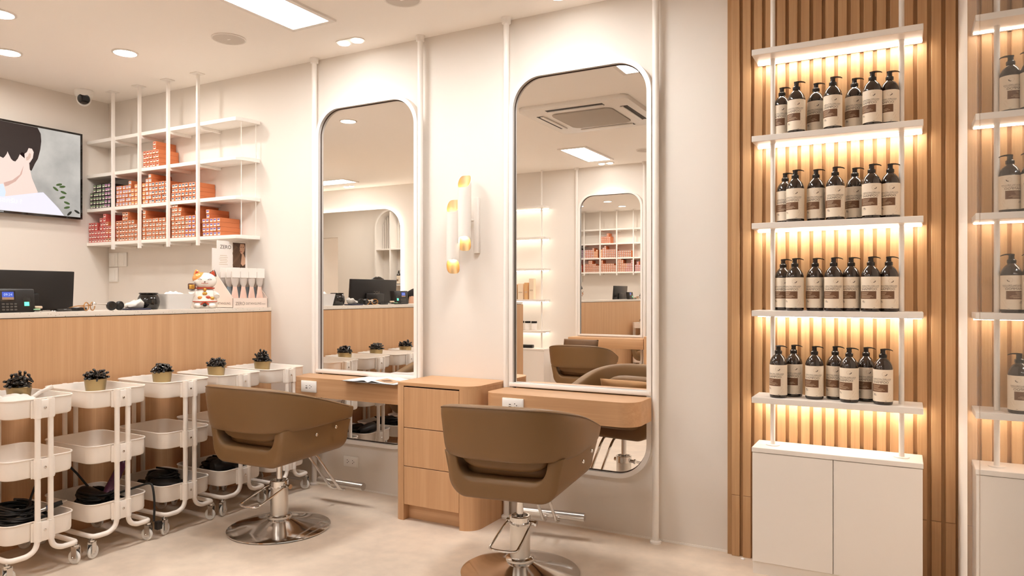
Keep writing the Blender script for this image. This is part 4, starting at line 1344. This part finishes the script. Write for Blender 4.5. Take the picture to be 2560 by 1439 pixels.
# keys
t = thing('key_bunch', 'bunch of keys with a green and white tag beside the time clock', 'keys', (-3.90, 2.075, CT), .4)
MB().tube([(.016 * cos(a), .016 * sin(a), .004) for a in [2 * pi * i / 20 for i in range(20)]], .0014, 6, closed=True).build('key_ring', 'chrome', t)
for i, a in enumerate((.3, 1.4, 2.6)):
    m = MB().bbox(.014, .034, -.010, .010, .002 + .003 * i, .0045 + .003 * i, .001, 1).bbox(.034, .064, -.0035, .0035, .002 + .003 * i, .0045 + .003 * i, .0006, 1)
    o = m.build('key', 'brushed_steel', t); o.rotation_euler = (0, 0, a)
mat('tag_mint', rgb(150, 200, 160), .5)
MB().bbox(.012, .045, -.026, .004, .0105, .016, .003, 2).build('key_tag', 'tag_mint', t, rot=(0, 0, -.8))
mat('fob_pale', rgb(226, 200, 176), .5)
MB().bbox(-.03, .012, -.018, .018, .0165, .030, .005, 2).build('key_fob', 'fob_pale', t, rot=(0, 0, .3))
t = thing('car_key', 'black car key with a chrome ring lying on the counter', 'keys', (-3.90, 2.195, CT), .2)
MB().bbox(-.018, .018, -.040, .040, 0, .014, .006, 3).build('fob', 'black_gloss', t)
MB().tube([(.0 + .014 * cos(a), -.055 + .014 * sin(a), .003) for a in [2 * pi * i / 18 for i in range(18)]], .0016, 6, closed=True).build('ring', 'chrome', t)
t = thing('card_wallet', 'small black wallet with a pale card lying before the monitor', 'wallet', (-3.955, 2.30, CT), .5)
MB().bbox(-.03, .03, -.045, .045, 0, .018, .004, 2).build('cover', 'black_plastic', t)
MB().box(-.022, .022, -.034, .0, .0182, .019).build('card', 'tag_white', t, smooth=0)

# small black tool with round lens
t = thing('barber_loupe', 'black double-lens tool with a silver arm on the counter', 'tool', (-3.885, 2.470, CT), radians(8))
for yy, a in ((-.022, -.25), (.030, .1)):
    o = MB().lathe([(0, -.010), (.022, -.010), (.0255, -.006), (.0255, .008), (.022, .012), (.020, .010), (0, .009)], 28, axis='X').build('lens_housing', 'black_plastic', t, loc=(0, yy, .0258), rot=(0, 0, a))
    MB().lathe([(0, .0096), (.0185, .0096), (.0185, .0092)], 24, axis='X').build('lens', 'black_gloss', o)
MB().tube([(-.01, -.03, .034), (-.015, -.075, .036), (-.02, -.105, .037)], .005, 10).build('arm', 'brushed_steel', t)
MB().ell((-.022, -.112, .037), (.011, .011, .011), 14, 10).build('arm_knob', 'chrome', t)
# clear sleeve on a navy booklet
t = thing('booklet', 'navy booklet under crumpled clear wrap beside the black pot', 'booklet', (-3.895, 2.595, CT), radians(3))
MB().bbox(-.03, .06, -.062, .062, 0, .009, .002, 1).build('cover', 'navy_cover', t)
mb = MB().ell((-.005, 0, .026), (.034, .055, .022), 24, 14)
mb.map(lambda x, y, z: (x + .012 * noise.noise(Vector((x * 50, y * 50, z * 50))), y + .012 * noise.noise(Vector((y * 50, z * 50, x * 50))), max(.0095, z + .25 * (y + .02) * (z > .02) + .012 * noise.noise(Vector((x * 60, y * 40, 2))))))
mb.build('clear_wrap', 'bag_plastic', t, 70)
# black pot
t = thing('black_pot', 'glossy black ceramic pot on the counter', 'pot', (-3.945, 2.716, CT), 0)
MB().lathe([(0, 0), (.046, 0), (.052, .004), (.060, .030), (.062, .045), (.058, .070), (.048, .088), (.046, .092)], 40).build('pot_body', 'black_gloss', t)
MB().lathe([(.046, .090), (.053, .092), (.0535, .096), (.049, .099), (.043, .097), (.040, .085), (0, .084)], 40).build('pot_rim', 'black_gloss', t)
# frosted bin
t = thing('frosted_tray', 'frosted clear plastic tray of tissues between the black pot and the cat figurine', 'tray', (-3.955, 2.892, CT), 0)
mb = MB()
vs = []
for ins, z in ((.016, 0), (0, .092), (.0025, .092), (.018, .003)):
    o_ = rrect(-.075 + ins, .075 - ins, -.100 + ins, .100 - ins, .02, 6); n = len(o_)
    vs += [(x, y, z) for x, y in o_]
fs = [(k * n + i, k * n + (i + 1) % n, (k + 1) * n + (i + 1) % n, (k + 1) * n + i) for k in range(3) for i in range(n)]
fs += [tuple(reversed(range(n))), tuple(range(3 * n, 4 * n))]
mb.add(vs, fs).build('tray_body', 'frosted', t, 40)
mb = MB().ell((0, 0, .062), (.050, .078, .040), 30, 18).map(lambda x, y, z: (x, y, z + .016 * noise.noise(Vector((x * 45, y * 45, z * 30)))))
mb.build('tissue', 'paper', t, 70)
# white squeeze bottle tip behind the tray
# lucky cat
def flip_y(root):
    for c in list(root.children):
        flip_y(c)
        for v in c.data.vertices: v.co.y = -v.co.y
        c.data.flip_normals()
        c.location.y = -c.location.y
        c.rotation_euler.x = -c.rotation_euler.x; c.rotation_euler.z = -c.rotation_euler.z
mat('ceramic_white', rgb(246, 240, 232), 0.12, coat=.6)
mat('ceramic_orange', rgb(226, 150, 74), 0.15, coat=.6)
mat('ceramic_red', rgb(186, 70, 42), 0.15, coat=.6)
mat('ceramic_brown', rgb(86, 50, 34), 0.15, coat=.6)
mat('ceramic_gold', rgb(214, 160, 78), 0.25, 0.8)
t = thing('cat_figurine', 'white and orange ceramic beckoning cat figurine on the counter', 'figurine', (-3.945, 3.122, CT), radians(-40))
# figurine faces local +x
MB().lathe([(0, 0), (.060, 0), (.068, .008), (.072, .035), (.066, .070), (.054, .100), (.042, .120), (0, .128)], 40).map(lambda x, y, z: (x * .86, y, z)).build('body', 'ceramic_white', t, 60)
hd = MB().ell((.008, 0, .165), (.052, .066, .050), 32, 20).build('head', 'ceramic_white', t, 60)
MB().ell((.0, .020, .178), (.0525, .052, .040), 28, 16).build('head_patch', 'ceramic_orange', hd, 60)
for sy, m in ((1, 'ceramic_orange'), (-1, 'ceramic_brown')):
    V = MB().lathe([(.024, 0), (.021, .012), (.013, .026), (.004, .036), (0, .038)], 16).map(lambda x, y, z: (x * .55, y, z))
    e = V.build('ear', m, hd, 60, (.0, sy * .041, .197), (radians(-14 * sy), radians(6), 0))
    MB().lathe([(.015, 0), (.013, .010), (.007, .021), (0, .027)], 14).map(lambda x, y, z: (x * .3, y, z)).build('inner_ear', 'ceramic_red', hd, 60, (.009, sy * .041, .200), (radians(-14 * sy), radians(6), 0))
for sy in (-1, 1):
    MB().tube([(.054, sy * .038, .172), (.0600, sy * .027, .177), (.0618, sy * .016, .171)], .0016, 6, smooth=2).build('eye', 'ceramic_brown', hd)
    MB().tube([(.0605, 0, .152), (.061, sy * .009, .147), (.0585, sy * .019, .151)], .0012, 6, smooth=2).build('mouth', 'ceramic_red', hd)
MB().ell((.0605, 0, .159), (.004, .0045, .0035), 10, 8).build('nose', 'ceramic_brown', hd)
MB().tube([(.046 * cos(a) * .86 + .004, .050 * sin(a), .121) for a in [2 * pi * i / 28 for i in range(28)]], .0055, 8, closed=True).build('collar', 'ceramic_red', t)
MB().ell((.050, 0, .112), (.010, .010, .011), 16, 12).build('bell', 'ceramic_gold', t)
# raised paw with a gold charm, lower paw, feet, apron
MB().tube([(.010, .050, .085), (.026, .068, .088), (.038, .072, .100)], .019, 12, smooth=2).build('raised_arm', 'ceramic_white', t, 60)
MB().bbox(.026, .050, .050, .094, .112, .150, .007, 3).build('charm', 'ceramic_brown', t)
MB().bbox(.048, .0525, .056, .086, .116, .142, .003, 2).build('charm_face', 'ceramic_gold', t)
MB().tube([(.010, -.048, .090), (.034, -.066, .080), (.050, -.066, .070)], .017, 12, smooth=2).build('arm', 'ceramic_white', t, 60)
for sy in (-1, 1):
    MB().ell((.050, sy * .040, .016), (.028, .022, .017), 18, 12).build('foot', 'ceramic_white', t)
ap = MB(); vs = []; fs = []
for i in range(15):
    a = -1.05 + 2.1 * i / 14
    for z, r in ((.040, .0745), (.096, .0575)):
        vs.append((r * .87 * cos(a), r * 1.01 * sin(a), z))
fs = [(2 * i, 2 * i + 2, 2 * i + 3, 2 * i + 1) for i in range(14)]
ap.add(vs, fs).build('bib', 'ceramic_white', t, 60)
MB().tube([(.0755 * .87 * cos(a), .0755 * 1.01 * sin(a), .040) for a in [-1.05 + 2.1 * i / 14 for i in range(15)]], .003, 6).build('bib_trim', 'ceramic_red', t)
for yy, zz, m in ((.026, .064, 'ceramic_orange'), (-.018, .066, 'ceramic_red'), (-.040, .060, 'ceramic_gold'), (.0, .088, 'ceramic_gold')):
    MB().ell((.060 - abs(yy) * .25 - (zz - .06) * .25, yy, zz), (.008, .014, .010), 16, 10).build('painted_motif', m, t)
m = MB()
for sy in (-1, 1):
    m.tube([(.066, 0, .036), (.062, sy * .018, .026), (.056, sy * .036, .012)], .0045, 8, smooth=2)
m.build('bow', 'ceramic_red', t, 60)
MB().ell((.069, 0, .020), (.010, .012, .010), 12, 8).build('coin', 'black_plastic', t)

flip_y(t)
t.scale = (1.06, 1.06, 1.06); t.location.y -= .012
# brush display box
mat('card_blush', rgb(238, 222, 210), 0.55)
mat('card_white', rgb(244, 238, 232), 0.5)
mat('brush_pink', rgb(236, 202, 186), 0.4)
mat('brush_blue', rgb(150, 168, 180), 0.4)
mat('print_grey', rgb(120, 108, 100), 0.6)
mat('bristle_grey', rgb(206, 196, 188), 0.6)
t = thing('brush_display_box', 'cream cardboard display box of detangling brushes beside the cat figurine', 'display box', (-3.852, 3.395, CT), 0)
hw = .146
MB().bbox(-.003, 0, -hw, hw, 0, .064, .0006, 1).build('front_card', 'card_blush', t)
side = [(0, 0), (0, .064), (-.195, .262), (-.200, .262), (-.200, 0)]
for sy in (-1, 1):
    y0 = sy * hw
    V = [(x, y0, z) for x, z in side] + [(x, y0 - sy * .003, z) for x, z in side]
    MB().add(V, [(0, 1, 2, 3, 4), (9, 8, 7, 6, 5)] + [(i, (i + 1) % 5, 5 + (i + 1) % 5, 5 + i) for i in range(5)]).build('side_card', 'card_blush', t, smooth=0)
MB().box(-.200, -.001, -hw, hw, 0, .003).build('floor_card', 'card_blush', t, smooth=0)
MB().box(-.203, -.200, -hw, hw, 0, .398).build('back_card', 'card_white', t, smooth=0)
MB().box(-.2031, -.2001, -hw + .038, hw, .398, .452).build('header_card', 'card_white', t, smooth=0)
text_obj('ZERO', .030, 'print_grey', t, (.0004, -.125, .018), (pi / 2, radians(0), pi / 2))
text_obj('DETANGLING', .021, 'print_grey', t, (.0004, -.040, .020), (pi / 2, 0, pi / 2))
text_obj('BRUSH', .009, 'print_grey', t, (.0004, .098, .020), (pi / 2, 0, pi / 2))
text_obj('DETANGLING', .021, 'print_grey', t, (-.155, -hw - .0004, .022), (pi / 2, 0, 0))
text_obj('ZERO', .036, 'print_dark', t, (-.1994, -hw + .062, .398), (pi / 2, 0, pi / 2))
for i in range(6):
    MB().box(-.1996, -.1993, -hw + .055 + .004 * (i % 3), -hw + .125 - .006 * (i % 2), .290 + .012 * i, .2925 + .012 * i).build('print_line', 'print_pale', t, smooth=0)
# portrait print: long wavy brown hair, generic face
mat('print_hair', rgb(78, 54, 40), .5); mat('print_hair_light', rgb(128, 96, 70), .5); mat('print_skin', rgb(206, 164, 136), .5); mat('print_lip', rgb(170, 92, 84), .5)
pr = MB().box(-.1997, -.1992, .022, .128, .265, .444).build('portrait_print', 'print_hair', t, smooth=0)
def flat(pts, nm, m, off):
    bm = bmesh.new(); f = bm.faces.new([bm.verts.new((-.1992 + off, y, z)) for y, z in pts]); bmesh.ops.triangulate(bm, faces=[f])
    MB().bm(bm).build(nm, m, pr, smooth=0)
flat([(.085, .438), (.118, .438), (.124, .415), (.120, .392), (.108, .372), (.097, .366), (.086, .376), (.079, .392), (.080, .415)], 'portrait_face', 'print_skin', .0003)
flat([(.098, .366), (.112, .372), (.1275, .340), (.1275, .300), (.105, .285), (.090, .300), (.095, .335)], 'portrait_shoulder', 'print_skin', .0003)
flat([(.087, .384), (.098, .381), (.099, .386), (.088, .389)], 'portrait_mouth', 'print_lip', .0006)
for sy_ in (.086, .106):
    flat([(sy_, .413), (sy_ + .010, .415), (sy_ + .010, .418), (sy_, .417)], 'portrait_eye', 'print_hair', .0006)
for k in range(7):
    yy = .026 + .009 * k
    pts = []
    for i in range(13):
        z = .432 - .012 * i - .004 * k
        pts.append((yy + .006 * sin(i * .9 + k), max(z, .268)))
    q = [(y - .0014, z) for y, z in pts] + [(y + .0014, z) for y, z in reversed(pts)]
    V = [(-.1992 + .0005, y, z) for y, z in q]
    n = len(pts)
    MB().add(V, [(i, i + 1, 2 * n - 2 - i, 2 * n - 1 - i) for i in range(n - 1)]).build('portrait_curl', 'print_hair_light', pr, smooth=0)
# wrapped brushes standing in the box: front row pink, row behind blue
def brush_mesh(m_handle):
    mb = MB()
    mb.lathe([(0, 0), (.026, 0), (.028, .02), (.024, .055), (.015, .095), (.011, .125), (.012, .15), (0, .152)], 20)
    mb.map(lambda x, y, z: (x * .35, y * 1.2, z * 1.28))
    return mb.mesh('brush_handle', m_handle, 60)
def bristle_mesh():
    mb = MB().lathe([(.012, .135), (.024, .16), (.028, .20), (.026, .235), (0, .245)], 20).map(lambda x, y, z: (x * .4, y * 1.1, z))
    return mb.mesh('brush_head', 'bristle_grey', 60)
mat('pack_film', (1, 1, 1, 1), 0.12, trans=.9, ior=1.12)
bh = {'p': brush_mesh('brush_pink'), 'b': brush_mesh('brush_blue')}
bhead = bristle_mesh()
card_me = MB().bbox(-.001, .001, -.0325, .0325, .196, .262, .0006, 1).mesh('hang_card', 'card_white')
for row, (xx, k, nm) in enumerate(((-.030, 'p', 'front'), (-.085, 'b', 'middle'), (-.140, 'b', 'back'))):
    for i in range(4):
        yy = 3.395 - .104 + .0690 * i
        t = thing('detangling_brush', '%s detangling brush, %s from the left in the %s row of the display box' % ({'p': 'pink', 'b': 'blue'}[k], ordw[i], nm), 'brush', (-3.852 + xx, yy, CT + .0032), group='brushes in the display box')
        obj('brush_handle', bh[k], t)
        obj('brush_head', bhead, t)
        obj('hang_card', card_me, t, (.012, 0, .0))

# ------------------------------------------------------------------ opposite display shelf contents
mat('box_cream', rgb(236, 214, 186), .5); mat('box_tan', rgb(214, 170, 118), .5); mat('jar_white', rgb(240, 232, 224), .3)
for k, (x, h, w, m, lab) in enumerate(((-4.33, .19, .05, 'box_tan', 'tan product box, leftmost on the opposite display shelf'), (-4.255, .20, .075, 'box_cream', 'wide cream product box on the opposite display shelf'), (-4.175, .21, .05, 'box_tan', 'tan product box beside the tallest on the opposite display shelf'), (-4.10, .26, .065, 'box_cream', 'tallest cream product box on the opposite display shelf'))):
    t = thing('product_box', lab, 'box', (x, YO + .11, 1.1743), group='product boxes on the opposite shelf')
    MB().bbox(-w / 2, w / 2, -.03, .03, 0, h, .001, 1).build('carton', m, t)
    MB().box(-w / 2 + .01, w / 2 - .01, .0302, .0306, h * .4, h * .48).build('print_line', 'print_pale', t, smooth=0)
for k, x in enumerate((-4.35, -4.255, -4.165, -4.075)):
    t = thing('cream_jar', 'white jar with black lid, %s from the left on the opposite display shelf' % ordw[k], 'jar', (x, YO + .11, .7883), group='jars on the opposite shelf')
    MB().lathe([(0, 0), (.033, 0), (.036, .004), (.036, .085), (.033, .09), (0, .09)], 24).build('jar_body', 'jar_white', t)
    MB().lathe([(0, .0905), (.037, .0905), (.037, .112), (.034, .115), (0, .115)], 24).build('lid', 'black_plastic', t)
o = MB().bbox(-.16, .16, -.05, .05, 0, .042, .012, 3).map(lambda x, y, z: (x, y * (1 - .5 * max(0, (x - .08)) / .08), z)).build('black_case', 'black_plastic', None, 50, (-4.25, YO + .10, .5652))
tag(o, 'flat black case lying on the opposite display cabinet', 'case')

# ------------------------------------------------------------------ backlit mirror at the far end of the opposite wall
t = thing('backlit_mirror', 'large halo-lit mirror with rounded top, seen inside the left-hand mirror', 'mirror', (-7.41, YO, 0), pi)
out = rrect(-1.20, 1.20, .85, 2.452, (.05, .05, .30, .30), 12)
MB().prism(out, .040, .046).map(lambda x, y, z: (x, -z, y)).build('mirror_glass', 'mirror_glass', t, smooth=0)
def off(o_, d): 
    return rrect(-1.20 + d, 1.20 - d, .85 + d, 2.452 - d, (.05, .05, .30 - d, .30 - d), 12)
ring(off(out, .02), off(out, .032), -.034, -.006).build('halo_strip', 'halo_light', t, smooth=0)
MB().prism(off(out, .05), .001, .0395).map(lambda x, y, z: (x, -z, y)).build('backing', 'white_lacquer', t, smooth=0)

# arched shelf before the partition (seen through both mirrors)
t = thing('arched_shelf', 'white arched shelf with vertical slats, seen inside the left-hand mirror', 'shelf', (-7.56, .619, 0), 0)
def arch_pts(w, zs, n=18): return [(w * cos(pi * i / n), zs + w * sin(pi * i / n)) for i in range(n + 1)]
o1 = [(.32, 0)] + arch_pts(.32, 2.34) + [(-.32, 0)]
o2 = [(.29, 0)] + arch_pts(.29, 2.34) + [(-.29, 0)]
mb = MB(); n = len(o1)
vs = [(x, -.20, z) for x, z in o1] + [(x, -.20, z) for x, z in o2] + [(x, 0, z) for x, z in o2] + [(x, 0, z) for x, z in o1]
fs = [(k * n + i, k * n + i + 1, ((k + 1) % 4) * n + i + 1, ((k + 1) % 4) * n + i) for k in range(4) for i in range(n - 1)]
mb.add(vs, fs).build('arch_frame', 'white_lacquer', t, 40)
MB().box(-.012, .012, -.195, -.001, 0, 2.62).build('divider', 'white_lacquer', t, smooth=0)
for z in (2.0, 1.40, .80, .2):
    MB().box(-.289, -.0125, -.195, -.001, z - .02, z).build('shelf_board', 'white_lacquer', t, smooth=0)
    MB().box(.0125, .289, -.195, -.001, z - .02, z).build('shelf_board', 'white_lacquer', t, smooth=0)
for i in range(13):
    x = -.27 + .045 * i
    if abs(x) < .02: continue
    MB().box(x - .009, x + .009, -.03, -.005, 2.0005, 2.34 + sqrt(max(.001, .288 ** 2 - x * x)) - .006).build('arch_slat', 'white_lacquer', t, smooth=0)
for k, x in enumerate((-7.45, -7.37)):
    copy_tree(BM, None, (x, .52, 1.4002), 0, 'shampoo bottle, %s of the two on the arched shelf in the mirror' % ('left' if k == 0 else 'right'), 'bottles on the arched shelf')

# ------------------------------------------------------------------ staff seated behind the counter (seen in the mirror)
mat('skin', rgb(214, 168, 138), .5); mat('shirt_black', rgb(30, 28, 28), .8); mat('trouser', rgb(44, 42, 46), .8); mat('hair_black', rgb(24, 20, 20), .4); mat('eye_white', rgb(236, 232, 226), .3); mat('lip', rgb(176, 104, 92), .5)
def skin(name, verts, edges, radii, m, parent, root=0, sub=2):
    me = bpy.data.meshes.new(name)
    me.from_pydata(verts, edges, [])
    o = bpy.data.objects.new(name, me); COL.objects.link(o)
    md = o.modifiers.new('skin', 'SKIN')
    md.use_smooth_shade = True
    for i, r in enumerate(radii): me.skin_vertices[0].data[i].radius = (r if isinstance(r, tuple) else (r, r))
    me.skin_vertices[0].data[root].use_root = True
    sb = o.modifiers.new('subsurf', 'SUBSURF'); sb.levels = sub; sb.render_levels = sub
    dg = bpy.context.evaluated_depsgraph_get()
    m2 = bpy.data.meshes.new_from_object(o.evaluated_get(dg))
    bpy.data.objects.remove(o, do_unlink=True)
    m2.materials.clear(); m2.materials.append(MATS[m])
    m2.polygons.foreach_set('use_smooth', [True] * len(m2.polygons))
    return obj(name, m2, parent)
def person(label, loc, rz, lean, rise=0.0):
    """seated, facing local +x; origin on the floor below the pelvis"""
    t = thing('person', label, 'person', loc, rz, 'staff behind the counter')
    L = lean
    V = [(0, 0, .56), (.02 + .10 * L, 0, .74), (.03 + .25 * L, 0, .92), (.04 + .36 * L, 0, 1.02), (.06 + .42 * L, 0, 1.11), (.09 + .46 * L, 0, 1.19), (.10 + .47 * L, 0, 1.29)]
    E = [(i, i + 1) for i in range(6)]
    R = [(.15, .12), (.14, .11), (.15, .12), (.10, .08), (.052, .052), (.085, .075), (.080, .085)]
    for sy in (-1, 1):
        b0 = len(V)
        V += [(.04 + .33 * L, sy * .17, 1.00), (.10 + .30 * L, sy * .23, .78 + .02 * L), (.32 + .18 * L, sy * .19, .80), (.38 + .18 * L, sy * .175, .795)]
        E += [(3, b0), (b0, b0 + 1), (b0 + 1, b0 + 2), (b0 + 2, b0 + 3)]
        R += [.055, .043, .032, .026]
        h = len(V) - 1
        for f in range(4):     # fingers
            fy = sy * .175 + (-.027 + .018 * f)
            k = len(V)
            ln = (.052, .064, .068, .060)[f]
            V += [(.41 + .18 * L, fy, .795), (.41 + .18 * L + ln * .6, fy, .792), (.41 + .18 * L + ln, fy, .780)]
            E += [(h, k), (k, k + 1), (k + 1, k + 2)]; R += [.010, .0085, .0075]
        k = len(V)
        V += [(.395 + .18 * L, sy * .175 - sy * .035, .79), (.43 + .18 * L, sy * .175 - sy * .048, .787)]
        E += [(h, k), (k, k + 1)]; R += [.011, .009]
        b0 = len(V)
        V += [(.08, sy * .09, .54), (.44, sy * .12, .54), (.42, sy * .12, .10), (.44, sy * .12, .045), (.54, sy * .13, .035)]
        E += [(0, b0), (b0, b0 + 1), (b0 + 1, b0 + 2), (b0 + 2, b0 + 3), (b0 + 3, b0 + 4)]
        R += [.085, .065, .042, .042, .035]
    def up(v):      # perched higher: everything above the knees lifts, the thighs slope down
        x, y, z = v
        if z > .53 and not (x > .4 and z < .60): return (x, y, z + rise)
        return (x - rise * .3, y, z)
    V = [up(v) for v in V]
    body = skin('body', V, E, R, 'skin', t)
    # clothing: shirt and trousers as slightly fuller shells
    V2 = V[:4] + [(.055 + .40 * L, 0, 1.075 + rise)]
    E2 = [(0, 1), (1, 2), (2, 3), (3, 4)]; R2 = [(.170, .14), (.162, .132), (.175, .145), (.145, .125), (.075, .075)]
    for sy in (-1, 1):
        b0 = len(V2)
        V2 += [(.04 + .33 * L, sy * .17, 1.00 + rise), (.085 + .31 * L, sy * .215, .85 + rise)]
        E2 += [(3, b0), (b0, b0 + 1)]; R2 += [.092, .074]
    skin('shirt', V2, E2, R2, 'shirt_black', t)
    V3 = [(0, 0, .56)]; E3 = []; R3 = [(.160, .13)]
    for sy in (-1, 1):
        b0 = len(V3)
        V3 += [(.08, sy * .09, .54), (.44, sy * .12, .54), (.42, sy * .12, .10)]
        E3 += [(0, b0), (b0, b0 + 1), (b0 + 1, b0 + 2)]; R3 += [.098, .078, .055]
    skin('trousers', [up(v) for v in V3], E3, R3, 'trouser', t)
    hx, hz = .10 + .47 * L, 1.275 + rise
    hair = MB().ell((hx - .018, 0, hz + .028), (.105, .092, .112), 32, 20)
    hair.map(lambda x, y, z: (x - max(0, (x - hx - .02)) * (.75 if z < hz + .045 else .0), y, z + .006 * noise.noise(Vector((x * 60, y * 60, z * 20)))))
    hair.build('hair', 'hair_black', t, 70)
    for sy in (-1, 1):
        MB().ell((hx + .080, sy * .030, hz - .002), (.010, .013, .007), 12, 8).build('eye', 'eye_white', t)
        MB().ell((hx + .088, sy * .030, hz - .002), (.004, .006, .006), 10, 8).build('pupil', 'hair_black', t)
        MB().ell((hx + .0, sy * .083, hz - .010), (.018, .010, .028), 12, 8).build('ear', 'skin', t)
    MB().lathe([(0, .022), (.008, .012), (.014, -.012), (.010, -.020), (0, -.022)], 12).build('nose', 'skin', t, 60, (hx + .090, 0, hz - .024))
    MB().ell((hx + .083, 0, hz - .062), (.008, .022, .006), 12, 8).build('mouth', 'lip', t)
    return t
def stool(label, loc, h=0.0):
    t = thing('desk_stool', label, 'stool', loc, 0, 'staff stools behind the counter')
    MB().lathe([(0, .395 + h), (.16, .395 + h), (.18, .405 + h), (.18, .430 + h), (.165, .442 + h), (0, .445 + h)], 32).build('seat', 'black_plastic', t)
    MB().cyl((0, 0, .06), (0, 0, .395 + h), .022, n=16).build('column', 'chrome', t)
    MB().lathe([(0, 0), (.20, 0), (.20, .012), (.03, .05), (0, .06)], 32).build('foot', 'chrome', t)
person('person in black sitting behind the monitor, only hair showing in the left-hand mirror', (-4.72, 1.40, 0), 0, .05)
person('person in a black shirt leaning in at the right edge of the left-hand mirror', (-4.64, .63, 0), radians(14), .10, .22)
stool('black stool under the person behind the monitor', (-4.74, 1.40, 0))
stool('tall black stool under the leaning person in black', (-4.66, .63, 0), .22)
